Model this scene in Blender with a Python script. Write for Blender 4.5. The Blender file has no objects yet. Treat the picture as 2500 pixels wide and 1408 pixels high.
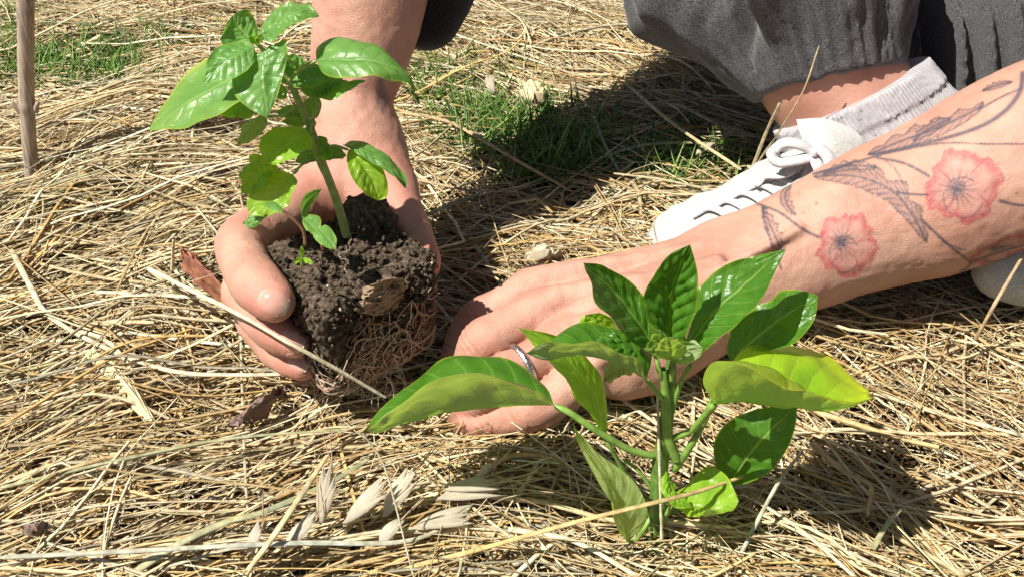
import bpy, math, random
import numpy as np
from mathutils import Vector

random.seed(7)
rng = np.random.default_rng(11)
S = bpy.context.scene
COL = S.collection

# ------------------------------------------------------------------ camera, sky, sun, exposure
CAM = np.array([0.0, 0.0, 0.33])
PITCH = math.radians(35)
HFOV = math.radians(50)
FPX = 1250 / math.tan(HFOV / 2)
RV = np.array([1.0, 0, 0])
FV = np.array([0, math.cos(PITCH), -math.sin(PITCH)])
UV_ = np.array([0, math.sin(PITCH), math.cos(PITCH)])

cd = bpy.data.cameras.new('camera')
cam = bpy.data.objects.new('camera', cd)
COL.objects.link(cam)
cam.location = CAM
cam.rotation_euler = (math.radians(90) - PITCH, 0, 0)
cd.angle = HFOV
cd.clip_start = 0.01
cd.clip_end = 200
S.camera = cam

SUN_TO = np.array([-0.51, -0.25, 0.82]); SUN_TO = SUN_TO / np.linalg.norm(SUN_TO)
w = bpy.data.worlds.new("World"); S.world = w; w.use_nodes = True
nt = w.node_tree
bg = nt.nodes['Background']
sky = nt.nodes.new('ShaderNodeTexSky'); sky.sky_type = 'NISHITA'; sky.sun_disc = False
sky.sun_elevation = math.asin(SUN_TO[2]); sky.sun_rotation = math.atan2(SUN_TO[0], SUN_TO[1])
nt.links.new(sky.outputs[0], bg.inputs[0]); bg.inputs[1].default_value = 0.042
ld = bpy.data.lights.new('sun', 'SUN'); ld.energy = 5.0; ld.angle = math.radians(0.5); ld.color = (1, 0.955, 0.88)
sun = bpy.data.objects.new('sun', ld); COL.objects.link(sun)
sun.rotation_euler = Vector(SUN_TO.tolist()).to_track_quat('Z', 'Y').to_euler()
sun.location = (-1, 0, 1.5)
S.view_settings.view_transform = 'Standard'; S.view_settings.look = 'None'
S.view_settings.exposure = 0.68; S.view_settings.gamma = 1; S.view_settings.use_curve_mapping = False
S.cycles.max_bounces = 8; S.cycles.diffuse_bounces = 4; S.cycles.transmission_bounces = 4
S.cycles.use_denoising = True

# ------------------------------------------------------------------ measuring rays of the camera
def ray(px, py):
    return (px - 1250) / FPX * RV + (704 - py) / FPX * UV_ + FV
def Pd(px, py, d):                      # point at depth d metres
    return CAM + d * ray(px, py)
def Pz(px, py, z):                      # point at height z
    r = ray(px, py); return CAM + r * ((z - CAM[2]) / r[2])
def Py(px, py, Y):                      # point on the upright plane world-Y
    r = ray(px, py); return CAM + r * (Y / r[1])
def project(P):
    q = P - CAM
    d = q @ FV
    return 1250 + FPX * (q @ RV) / d, 704 - FPX * (q @ UV_) / d, d

# ------------------------------------------------------------------ numpy noise
def _h(ix, iy, iz, seed):
    n = (ix * 374761393 + iy * 668265263 + iz * 2147483647 + seed * 1274126177) & 0xFFFFFFFF
    n = ((n ^ (n >> 13)) * 1274126177) & 0xFFFFFFFF
    n = ((n ^ (n >> 16)) * 2246822519) & 0xFFFFFFFF
    return ((n ^ (n >> 15)) & 0xFFFF) / 32767.5 - 1.0
def noise3(p, seed=0):
    p = np.asarray(p, float)
    i = np.floor(p).astype(np.int64); f = p - i; f = f * f * (3 - 2 * f)
    x, y, z = i[..., 0], i[..., 1], i[..., 2]; fx, fy, fz = f[..., 0], f[..., 1], f[..., 2]
    r = 0
    for a in (0, 1):
        wx = fx if a else 1 - fx
        for b in (0, 1):
            wy = fy if b else 1 - fy
            for c in (0, 1):
                wz = fz if c else 1 - fz
                r = r + wx * wy * wz * _h(x + a, y + b, z + c, seed)
    return r
def fbm(p, octv=3, seed=0, gain=0.5):
    r = 0; a = 1; q = np.asarray(p, float)
    for o in range(octv):
        r = r + a * noise3(q, seed + o * 17); q = q * 2.03 + 5.1; a *= gain
    return r

# ------------------------------------------------------------------ mesh helpers
def mesh_from(name, V, F, smooth=True):
    V = np.asarray(V, np.float32); F = np.asarray(F, np.int32)
    m = bpy.data.meshes.new(name)
    n, k = F.shape
    m.vertices.add(len(V)); m.vertices.foreach_set('co', V.ravel())
    m.loops.add(n * k); m.loops.foreach_set('vertex_index', F.ravel())
    m.polygons.add(n); m.polygons.foreach_set('loop_start', np.arange(0, n * k, k, dtype=np.int32))
    m.polygons.foreach_set('loop_total', np.full(n, k, np.int32))
    if smooth: m.polygons.foreach_set('use_smooth', np.ones(n, bool))
    m.update(calc_edges=True)
    m.validate()
    return m
def fattr(m, name, vals):
    a = m.attributes.new(name, 'FLOAT', 'POINT'); a.data.foreach_set('value', np.asarray(vals, np.float32))
def cattr(m, name, rgb):
    rgb = np.asarray(rgb, np.float32)
    c = np.ones((len(rgb), 4), np.float32); c[:, :3] = rgb
    a = m.attributes.new(name, 'FLOAT_COLOR', 'POINT'); a.data.foreach_set('color', c.ravel())
def obj(name, m, mat, parent=None, **props):
    o = bpy.data.objects.new(name, m); COL.objects.link(o)
    if mat is not None and not m.materials: m.materials.append(mat)
    if parent: o.parent = parent
    for k, v in props.items(): o[k] = v
    return o
def thing(name, label, cat, loc, group=None):
    o = bpy.data.objects.new(name, None); COL.objects.link(o)
    o.empty_display_size = 0.01
    o['label'] = label; o['category'] = cat
    if group: o['group'] = group
    o['base'] = [float(c) for c in loc]
    return o
def cr(pts, n, closed=False):           # Catmull-Rom through points (k, dim) -> (n, dim)
    p = np.asarray(pts, float)
    if len(p) == 2: return p[0] + (p[1] - p[0]) * np.linspace(0, 1, n)[:, None]
    seg = np.linalg.norm(np.diff(p[:, :3], axis=0), axis=1) + 1e-9
    t = np.concatenate([[0], np.cumsum(seg)]); t /= t[-1]
    q = np.vstack([2 * p[0] - p[1], p, 2 * p[-1] - p[-2]])
    x = np.linspace(0, 1, n); k = np.clip(np.searchsorted(t, x, 'right') - 1, 0, len(p) - 2)
    u = ((x - t[k]) / (t[k + 1] - t[k]))[:, None]
    a, b, c, d = q[k], q[k + 1], q[k + 2], q[k + 3]
    return 0.5 * (2 * b + (c - a) * u + (2 * a - 5 * b + 4 * c - d) * u * u + (3 * b - a - 3 * c + d) * u ** 3)

def tubes(C, R, sides=4, flat=1.0, up=(0, 0, 1), roll=None):
    """C (N,S,3) centre lines, R (N,S) radii -> joined tubes (V, F)"""
    N, K, _ = C.shape
    T = np.gradient(C, axis=1); T /= np.linalg.norm(T, axis=2, keepdims=True) + 1e-12
    U = np.broadcast_to(np.asarray(up, float), T.shape)
    A = np.cross(T, U); l = np.linalg.norm(A, axis=2, keepdims=True)
    A = np.where(l < 0.15, np.cross(T, np.array([1.0, 0.2, 0])), A)
    A /= np.linalg.norm(A, axis=2, keepdims=True) + 1e-12
    B = np.cross(A, T)
    th = np.arange(sides) / sides * 2 * np.pi
    if roll is None: roll = np.zeros((N, 1))
    ca = np.cos(roll)[..., None]; sa = np.sin(roll)[..., None]
    A2 = A * ca + B * sa; B2 = -A * sa + B * ca
    fl = np.broadcast_to(np.asarray(flat, float).reshape(-1, 1, 1, 1) if np.ndim(flat) else flat, (N, 1, 1, 1))
    V = C[:, :, None, :] + R[:, :, None, None] * (A2[:, :, None, :] * np.cos(th)[None, None, :, None]
        + B2[:, :, None, :] * np.sin(th)[None, None, :, None] * fl)
    V = V.reshape(-1, 3)
    n = np.arange(N)[:, None, None] * K * sides; k = np.arange(K - 1)[None, :, None] * sides; s = np.arange(sides)[None, None, :]
    s1 = (s + 1) % sides
    F = np.stack([n + k + s, n + k + s1, n + k + sides + s1, n + k + sides + s], -1).reshape(-1, 4)
    return V, F
def tube_mesh(name, pts, radii, sides=10, n=40, flat=1.0):
    C = cr(pts, n); r = np.interp(np.linspace(0, 1, n), np.linspace(0, 1, len(radii)), radii)
    r = r.copy(); r[0] *= 0.3; r[-1] *= 0.3
    V, F = tubes(C[None], r[None], sides, flat)
    return mesh_from(name, V, F)

# ------------------------------------------------------------------ signed distance modelling
def smin(a, b, k):
    h = np.maximum(k - np.abs(a - b), 0) / k
    return np.minimum(a, b) - h * h * k * 0.25
def cap(p, a, b, ra, rb):
    a = np.asarray(a); b = np.asarray(b)
    ba = b - a; h = np.clip((p - a) @ ba / (ba @ ba + 1e-12), 0, 1)
    return np.linalg.norm(p - a - h[..., None] * ba, axis=-1) - (ra + (rb - ra) * h)
def chain(p, pts, k=0.004):
    d = None
    for (a, ra), (b, rb) in zip(pts[:-1], pts[1:]):
        c = cap(p, a, b, ra, rb); d = c if d is None else smin(d, c, k)
    return d
def ell(p, c, r):
    q = (p - np.asarray(c)) / np.asarray(r); l = np.linalg.norm(q, axis=-1)
    return (l - 1) * min(r)
def smooth_chain(pts, sub=3):           # refine [(xyz, r)] by a smooth curve
    A = np.array([list(a) + [r] for a, r in pts]); q = cr(A, (len(pts) - 1) * sub + 1)
    return [(x[:3], x[3]) for x in q]
def nets(D, org, h, axes=None):
    ins = D < 0
    nx, ny, nz = D.shape
    c = np.zeros((nx - 1, ny - 1, nz - 1), np.int8)
    for a in (0, 1):
        for b in (0, 1):
            for e in (0, 1): c += ins[a:nx - 1 + a, b:ny - 1 + b, e:nz - 1 + e]
    mask = (c > 0) & (c < 8)
    idx = np.argwhere(mask)
    ids = np.full(mask.shape, -1, np.int32); ids[mask] = np.arange(len(idx))
    acc = np.zeros((len(idx), 3)); cnt = np.zeros(len(idx))
    cs = [(a, b, e) for a in (0, 1) for b in (0, 1) for e in (0, 1)]
    for i, p in enumerate(cs):
        for q in cs[i + 1:]:
            if sum(abs(x - y) for x, y in zip(p, q)) != 1: continue
            d0 = D[idx[:, 0] + p[0], idx[:, 1] + p[1], idx[:, 2] + p[2]]; d1 = D[idx[:, 0] + q[0], idx[:, 1] + q[1], idx[:, 2] + q[2]]
            m = (d0 < 0) != (d1 < 0); t = np.where(m, d0 / np.where(m, d0 - d1, 1), 0)
            acc += np.where(m[:, None], np.array(p) + t[:, None] * (np.array(q) - np.array(p)), 0); cnt += m
    L = idx + acc / cnt[:, None]
    F = []
    for ax in range(3):
        sl0 = [slice(1, -1)] * 3; sl1 = [slice(1, -1)] * 3
        sl0[ax] = slice(0, D.shape[ax] - 1); sl1[ax] = slice(1, D.shape[ax])
        a = ins[tuple(sl0)]; b = ins[tuple(sl1)]
        e = np.argwhere(a != b); s = a[tuple(e.T)]
        off = [1, 1, 1]; off[ax] = 0
        e = e + np.array(off)
        u, v = (ax + 1) % 3, (ax + 2) % 3
        def g(du, dv):
            f = e.copy(); f[:, u] -= du; f[:, v] -= dv; return ids[tuple(f.T)]
        q = np.stack([g(0, 0), g(1, 0), g(1, 1), g(0, 1)], 1)
        q[~s] = q[~s][:, ::-1]
        F.append(q)
    F = np.vstack(F); F = F[(F >= 0).all(1)]
    V = L * h
    V = (V @ axes if axes is not None else V) + org
    return V, F
def sdf_surface(fn, lo, hi, h, axes=None, org=None, block=8, margin=0.0):
    """fn evaluated only near its surface, in a box lo..hi of the local frame"""
    lo = np.asarray(lo, float); hi = np.asarray(hi, float)
    nb = np.ceil((hi - lo) / (h * block)).astype(int)
    D = np.empty(tuple(nb * block), np.float32)
    tow = (lambda q: (q @ axes if axes is not None else q) + (org if org is not None else 0))
    bc = np.stack(np.meshgrid(*[np.arange(n) for n in nb], indexing='ij'), -1).reshape(-1, 3)
    cen = lo + (bc + 0.5) * h * block
    dc = fn(tow(cen))
    act = np.abs(dc) < h * block * 0.87 * 1.35 + margin
    D4 = D.reshape(nb[0], block, nb[1], block, nb[2], block)
    D4[:] = dc.reshape(nb[0], 1, nb[1], 1, nb[2], 1)
    g = np.stack(np.meshgrid(*[np.arange(block)] * 3, indexing='ij'), -1)
    A = bc[act]
    for s in range(0, len(A), 1500):
        b = A[s:s + 1500]
        P = lo + (b[:, None, None, None, :] * block + g[None]) * h
        d = fn(tow(P.reshape(-1, 3))).reshape(len(b), block, block, block)
        D4[b[:, 0], :, b[:, 1], :, b[:, 2], :] = d
    o = tow(lo)
    return nets(D, o, h, axes)

# ------------------------------------------------------------------ material helpers
def mat(name):
    m = bpy.data.materials.new(name); m.use_nodes = True
    return m, m.node_tree, m.node_tree.nodes['Principled BSDF']
def N(t, kind, **kw):
    n = t.nodes.new(kind)
    for k, v in kw.items():
        if k == 'ins':
            for a, b in v.items(): n.inputs[a].default_value = b
        else: setattr(n, k, v)
    return n
def ramp(t, fac, stops):
    n = t.nodes.new('ShaderNodeValToRGB'); e = n.color_ramp.elements
    while len(e) < len(stops): e.new(0.5)
    for x, (p, c) in zip(e, stops): x.position = p; x.color = (*c, 1)
    t.links.new(fac, n.inputs[0]); return n.outputs[0]
def noise_n(t, scale, detail=3, rough=0.5, vec=None):
    n = N(t, 'ShaderNodeTexNoise', ins={'Scale': scale, 'Detail': detail, 'Roughness': rough})
    if vec is None:
        g = N(t, 'ShaderNodeTexCoord'); vec = g.outputs['Object']
    t.links.new(vec, n.inputs['Vector']); return n.outputs[0]
def mathn(t, op, a, b=None):
    n = N(t, 'ShaderNodeMath', operation=op)
    for i, x in enumerate((a, b)):
        if x is None: continue
        if isinstance(x, (int, float)): n.inputs[i].default_value = x
        else: t.links.new(x, n.inputs[i])
    return n.outputs[0]
def mix(t, f, a, b, mode='MIX'):
    n = N(t, 'ShaderNodeMix', data_type='RGBA', blend_type=mode)
    for i, x in ((0, f), (6, a), (7, b)):
        if isinstance(x, (int, float)): n.inputs[i].default_value = x
        elif isinstance(x, tuple): n.inputs[i].default_value = (*x, 1)
        else: t.links.new(x, n.inputs[i])
    return n.outputs[2]
def bump(t, b, h, strength=0.3, dist=0.001, chain_from=None):
    n = N(t, 'ShaderNodeBump', ins={'Strength': strength, 'Distance': dist})
    t.links.new(h, n.inputs['Height'])
    if chain_from is not None: t.links.new(chain_from, n.inputs['Normal'])
    t.links.new(n.outputs[0], b.inputs['Normal']); return n.outputs[0]
def attr(t, name):
    return N(t, 'ShaderNodeAttribute', attribute_name=name)

def make_straw_mat():
    m, t, b = mat('dry_straw')
    c = attr(t, 'col').outputs['Color']
    n = noise_n(t, 260, 3)
    f = ramp(t, n, [(0.3, (0.62, 0.59, 0.54)), (0.7, (1.14, 1.12, 1.08))])
    t.links.new(mix(t, 1.0, c, f, 'MULTIPLY'), b.inputs['Base Color'])
    b.inputs['Roughness'].default_value = 0.6; b.inputs['Specular IOR Level'].default_value = 0.22
    bump(t, b, noise_n(t, 900, 2), 0.35, 0.0006)
    return m
def make_soil_mat(name, c0, c1, c2, sc=400):
    m, t, b = mat(name)
    n = noise_n(t, sc, 5, 0.65)
    t.links.new(ramp(t, n, [(0.35, c0), (0.55, c1), (0.75, c2)]), b.inputs['Base Color'])
    b.inputs['Roughness'].default_value = 0.9; b.inputs['Specular IOR Level'].default_value = 0.15
    bump(t, b, noise_n(t, sc * 2.2, 4, 0.7), 0.8, 0.0012)
    return m
def make_leaf_mat(name, up, up_mottle, under, vein, nveins, trans=0.36, rough=0.33):
    m, t, b = mat(name)
    u = attr(t, 'lu').outputs['Fac']; v = attr(t, 'lv').outputs['Fac']; blot = attr(t, 'blot').outputs['Fac']
    au = mathn(t, 'ABSOLUTE', u)
    s = mathn(t, 'SUBTRACT', v, mathn(t, 'MULTIPLY', mathn(t, 'POWER', au, 0.85), 0.22))
    wob = mathn(t, 'MULTIPLY', mathn(t, 'SUBTRACT', noise_n(t, 120, 2), 0.5), 0.35)
    fr = mathn(t, 'FRACT', mathn(t, 'ADD', mathn(t, 'ADD', mathn(t, 'MULTIPLY', s, nveins), 50.0), wob))
    dd = mathn(t, 'MINIMUM', fr, mathn(t, 'SUBTRACT', 1.0, fr))
    lat = ramp(t, dd, [(0.0, (1, 1, 1)), (0.10, (0, 0, 0))])
    midv = ramp(t, au, [(0.0, (1, 1, 1)), (0.03, (1, 1, 1)), (0.07, (0, 0, 0))])
    vm = mathn(t, 'MAXIMUM', mathn(t, 'MULTIPLY', lat, 0.42), midv)
    n = noise_n(t, 170, 4)
    base = mix(t, n, up, up_mottle)  # upper side mottled at random between two greens
    base = mix(t, mathn(t, 'MULTIPLY', vm, 0.55), base, vein)
    base = mix(t, blot, base, (0.58, 0.56, 0.03))
    g = N(t, 'ShaderNodeNewGeometry')
    und = mix(t, mathn(t, 'MULTIPLY', vm, 0.4), mix(t, n, under, tuple(x * 1.18 for x in under)), vein)
    col = mix(t, g.outputs['Backfacing'], base, und)
    vo = N(t, 'ShaderNodeTexVoronoi', ins={'Scale': 260.0, 'Randomness': 1.0}); gc = N(t, 'ShaderNodeTexCoord'); t.links.new(gc.outputs['Object'], vo.inputs['Vector'])
    sp = mathn(t, 'MULTIPLY', ramp(t, vo.outputs['Distance'], [(0.10, (1, 1, 1)), (0.16, (0, 0, 0))]), ramp(t, noise_n(t, 75, 2), [(.56, (0, 0, 0)), (.64, (1, 1, 1))]))
    col = mix(t, mathn(t, 'MULTIPLY', sp, .55), col, (.30, .30, .12))
    col = mix(t, 1.0, col, ramp(t, noise_n(t, 55, 4, .65), [(.25, (.78, .84, .8)), (.7, (1.1, 1.06, 1.1))]), 'MULTIPLY')
    br = attr(t, 'brown').outputs['Fac']
    col = mix(t, br, col, (0.10, 0.045, 0.018))
    t.links.new(col, b.inputs['Base Color'])
    t.links.new(mathn(t, 'ADD', mathn(t, 'MULTIPLY', g.outputs['Backfacing'], 0.25), rough), b.inputs['Roughness'])
    b.inputs['Specular IOR Level'].default_value = 0.45
    hh = mathn(t, 'SUBTRACT', mathn(t, 'MULTIPLY', noise_n(t, 420, 3), 0.5), mathn(t, 'MULTIPLY', vm, 0.5))
    bn = bump(t, b, hh, 0.7, 0.0009)
    tr = N(t, 'ShaderNodeBsdfTranslucent')
    tc = mix(t, 1.0, col, (1.75, 1.95, 0.5), 'MULTIPLY')
    t.links.new(tc, tr.inputs[0]); t.links.new(bn, tr.inputs['Normal'])
    ms = N(t, 'ShaderNodeMixShader', ins={0: trans})
    t.links.new(b.outputs[0], ms.inputs[1]); t.links.new(tr.outputs[0], ms.inputs[2])
    t.links.new(ms.outputs[0], t.nodes['Material Output'].inputs[0])
    return m
def make_skin():
    m, t, b = mat('skin')
    tat = attr(t, 'tat'); red = attr(t, 'red').outputs['Fac']
    n1 = noise_n(t, 45, 4); n2 = noise_n(t, 260, 3)
    c = ramp(t, n1, [(0.3, (0.455, 0.222, 0.157)), (0.7, (0.575, 0.335, 0.246))])
    c = mix(t, mathn(t, 'MULTIPLY', red, 0.75), c, (0.52, 0.16, 0.12))
    c = mix(t, mathn(t, 'MULTIPLY', ramp(t, n2, [(0.66, (0, 0, 0)), (0.8, (1, 1, 1))]), 0.2), c, (0.42, 0.17, 0.1))
    c = mix(t, tat.outputs['Alpha'], c, tat.outputs['Color'])
    t.links.new(c, b.inputs['Base Color'])
    b.inputs['Subsurface Weight'].default_value = 0.18
    b.inputs['Subsurface Radius'].default_value = (1, 0.35, 0.2); b.inputs['Subsurface Scale'].default_value = 0.004
    b.inputs['Roughness'].default_value = 0.42; b.inputs['Specular IOR Level'].default_value = 0.42
    vo = N(t, 'ShaderNodeTexVoronoi', feature='DISTANCE_TO_EDGE', ins={'Scale': 1150.0}); g = N(t, 'ShaderNodeTexCoord')
    t.links.new(g.outputs['Object'], vo.inputs['Vector'])
    wv = noise_n(t, 90, 3)
    mp = N(t, 'ShaderNodeMapping', ins={'Scale': (1, 1, 1), 'Rotation': (0, 0, .4)}); t.links.new(g.outputs['Object'], mp.inputs[0])
    n = mathn(t, 'ADD', mathn(t, 'MULTIPLY', mathn(t, 'MINIMUM', vo.outputs['Distance'], .2), 1.3), mathn(t, 'MULTIPLY', noise_n(t, 260, 6, 0.7), 1.5))
    bump(t, b, n, 0.55, 0.0007)
    return m
def make_fabric(name, c0, c1, sc=900, rough=0.9, bs=0.7):
    m, t, b = mat(name)
    n = noise_n(t, sc, 3, 0.7); n2 = noise_n(t, sc * 0.12, 3)
    c = ramp(t, n, [(0.36, c0), (0.66, c1)])
    c = mix(t, 1.0, c, ramp(t, n2, [(0.2, (0.8, 0.8, 0.8)), (0.8, (1.15, 1.15, 1.15))]), 'MULTIPLY')
    t.links.new(c, b.inputs['Base Color'])
    b.inputs['Roughness'].default_value = rough; b.inputs['Specular IOR Level'].default_value = 0.1
    b.inputs['Sheen Weight'].default_value = 0.25
    bump(t, b, n, bs, 0.0008)
    return m
def plain(name, c, rough=0.6, metal=0.0, spec=0.4, nz=300, var=0.15, bs=0.2):
    m, t, b = mat(name)
    n = noise_n(t, nz, 3)
    t.links.new(ramp(t, n, [(0.3, tuple(x * (1 - var) for x in c)), (0.7, tuple(min(1, x * (1 + var)) for x in c))]), b.inputs['Base Color'])
    b.inputs['Roughness'].default_value = rough; b.inputs['Metallic'].default_value = metal; b.inputs['Specular IOR Level'].default_value = spec
    bump(t, b, n, bs, 0.0006)
    return m
STRAW = make_straw_mat()
SKIN = make_skin()
# ------------------------------------------------------------------ ground
def Hgt(x, y):
    p = np.stack([x * 9, y * 9, np.zeros_like(x)], -1)
    q = np.stack([x * 28, y * 28, np.zeros_like(x) + 3], -1)
    return 0.0065 * noise3(p, 3) + 0.0055 * noise3(q, 5) + 0.0025
def build_ground():
    g1 = np.linspace(-1.2, 1.2, 240); g2 = np.linspace(-0.3, 2.1, 240)
    X, Y = np.meshgrid(g1, g2, indexing='ij')
    Z = Hgt(X, Y) - 0.012 + 0.004 * noise3(np.stack([X * 90, Y * 90, X * 0], -1), 8)
    edge = np.clip((np.maximum(np.abs(X), np.abs(Y - 0.9)) - 1.0) / 0.2, 0, 1)
    Z = Z * (1 - edge) - 0.010 * edge
    V = np.stack([X, Y, Z], -1).reshape(-1, 3); n = 240
    i = np.arange(n - 1)[:, None] * n + np.arange(n - 1)[None]
    F = np.stack([i, i + n, i + n + 1, i + 1], -1).reshape(-1, 4)
    ring = []
    soil = make_soil_mat('dark_soil', (0.018, 0.012, 0.007), (0.045, 0.03, 0.018), (0.10, 0.07, 0.04), 160)
    obj('ground', mesh_from('ground', V, F), soil, kind='structure', label='dark soil under the straw mulch')
    # far ground beyond, straw coloured
    m, t, b = mat('far_mulch')
    mp = N(t, 'ShaderNodeMapping', ins={'Scale': (30, 120, 30)}); tc = N(t, 'ShaderNodeTexCoord')
    t.links.new(tc.outputs['Object'], mp.inputs[0])
    nn = noise_n(t, 3, 6, 0.7, mp.outputs[0])
    t.links.new(ramp(t, nn, [(0.3, (0.12, 0.09, 0.05)), (0.5, (0.42, 0.33, 0.19)), (0.7, (0.6, 0.5, 0.32))]), b.inputs['Base Color'])
    b.inputs['Roughness'].default_value = 0.9
    bump(t, b, nn, 0.8, 0.01)
    xs = [-60, -1.15, 1.15, 60]; ys = [-60, -0.25, 2.05, 60]
    V = [(x, y, -0.0115) for x in xs for y in ys]; F = []
    for a in range(3):
        for c in range(3):
            if a == 1 and c == 1: continue
            F.append((a * 4 + c, a * 4 + 4 + c, a * 4 + 5 + c, a * 4 + 1 + c))
    obj('far_ground', mesh_from('far_ground', V, F, False), m, kind='structure', label='straw covered ground around the bed')
build_ground()

# ------------------------------------------------------------------ straw mulch
FIELD = [  # px, py, image angle deg (rise to the right), spread deg
    (150, 40, 5, 22), (700, 60, 3, 20), (1300, 60, -8, 26), (1500, 200, -22, 24), (2300, 350, 10, 50),
    (100, 330, 4, 14), (400, 330, 3, 14), (100, 500, 16, 10), (350, 560, 20, 12), (100, 700, 28, 14), (500, 620, 12, 14),
    (1150, 300, -12, 28), (1300, 500, 0, 40), (1600, 300, -18, 26), (1700, 430, -5, 30),
    (300, 850, -5, 48), (600, 800, -12, 40), (1150, 620, -20, 55), (1150, 850, -10, 60),
    (200, 1050, 22, 16), (600, 1050, 16, 16), (900, 1080, 12, 16), (250, 1250, 22, 26), (700, 1200, 25, 34), (700, 1370, 22, 26),
    (1300, 1080, 4, 30), (1300, 1250, 15, 42), (1350, 1370, -10, 40), (2000, 900, -10, 45), (2300, 800, 8, 40),
    (2000, 1150, -50, 40), (2350, 1100, -35, 45), (2000, 1350, -25, 40), (2400, 1350, -32, 36)]
FP = np.array(FIELD, float)
GRASS = [(1180, 330, 130, 70, .8), (1400, 420, 120, 50, .7), (210, 180, 200, 62, 1.0), (40, 90, 90, 55, .9), (330, 130, 110, 30, .7), (60, 180, 80, 50, .9), (1290, 370, 200, 90, .8), (1110, 250, 90, 60, .6), (1680, 430, 190, 75, .9), (1060, 190, 70, 70, .6),
         (1250, 200, 60, 30, .5), (480, 130, 90, 40, .5), (430, 250, 70, 20, .4), (2380, 240, 60, 40, .4)]
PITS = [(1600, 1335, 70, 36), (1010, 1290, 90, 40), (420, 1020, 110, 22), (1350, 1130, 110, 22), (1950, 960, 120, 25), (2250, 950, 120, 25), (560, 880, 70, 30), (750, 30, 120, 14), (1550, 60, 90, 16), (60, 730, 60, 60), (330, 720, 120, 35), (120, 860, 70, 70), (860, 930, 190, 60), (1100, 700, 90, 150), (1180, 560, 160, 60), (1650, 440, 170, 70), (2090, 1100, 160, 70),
        (2150, 860, 180, 30), (30, 420, 60, 40), (2380, 1350, 60, 30), (1600, 1180, 50, 50), (30, 960, 40, 60), (850, 1380, 200, 30), (650, 1210, 200, 60), (250, 770, 80, 40)]
def inside(px, py, L):
    r = np.zeros_like(px)
    for e in L:
        k = e[4] if len(e) > 4 else 1.0
        r = np.maximum(r, k * np.clip(1.5 - np.sqrt(((px - e[0]) / e[2]) ** 2 + ((py - e[1]) / e[3]) ** 2) * 1.0, 0, 1))
    return r
PAL = np.array([1.10, 1.055, .965]) * np.array([[0.72, 0.60, 0.39], [0.80, 0.71, 0.51], [0.60, 0.46, 0.25], [0.50, 0.44, 0.28], [0.86, 0.79, 0.62], [0.46, 0.31, 0.165], [0.36, 0.35, 0.21], [0.66, 0.47, 0.21], [0.44, 0.42, 0.34]])
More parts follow.
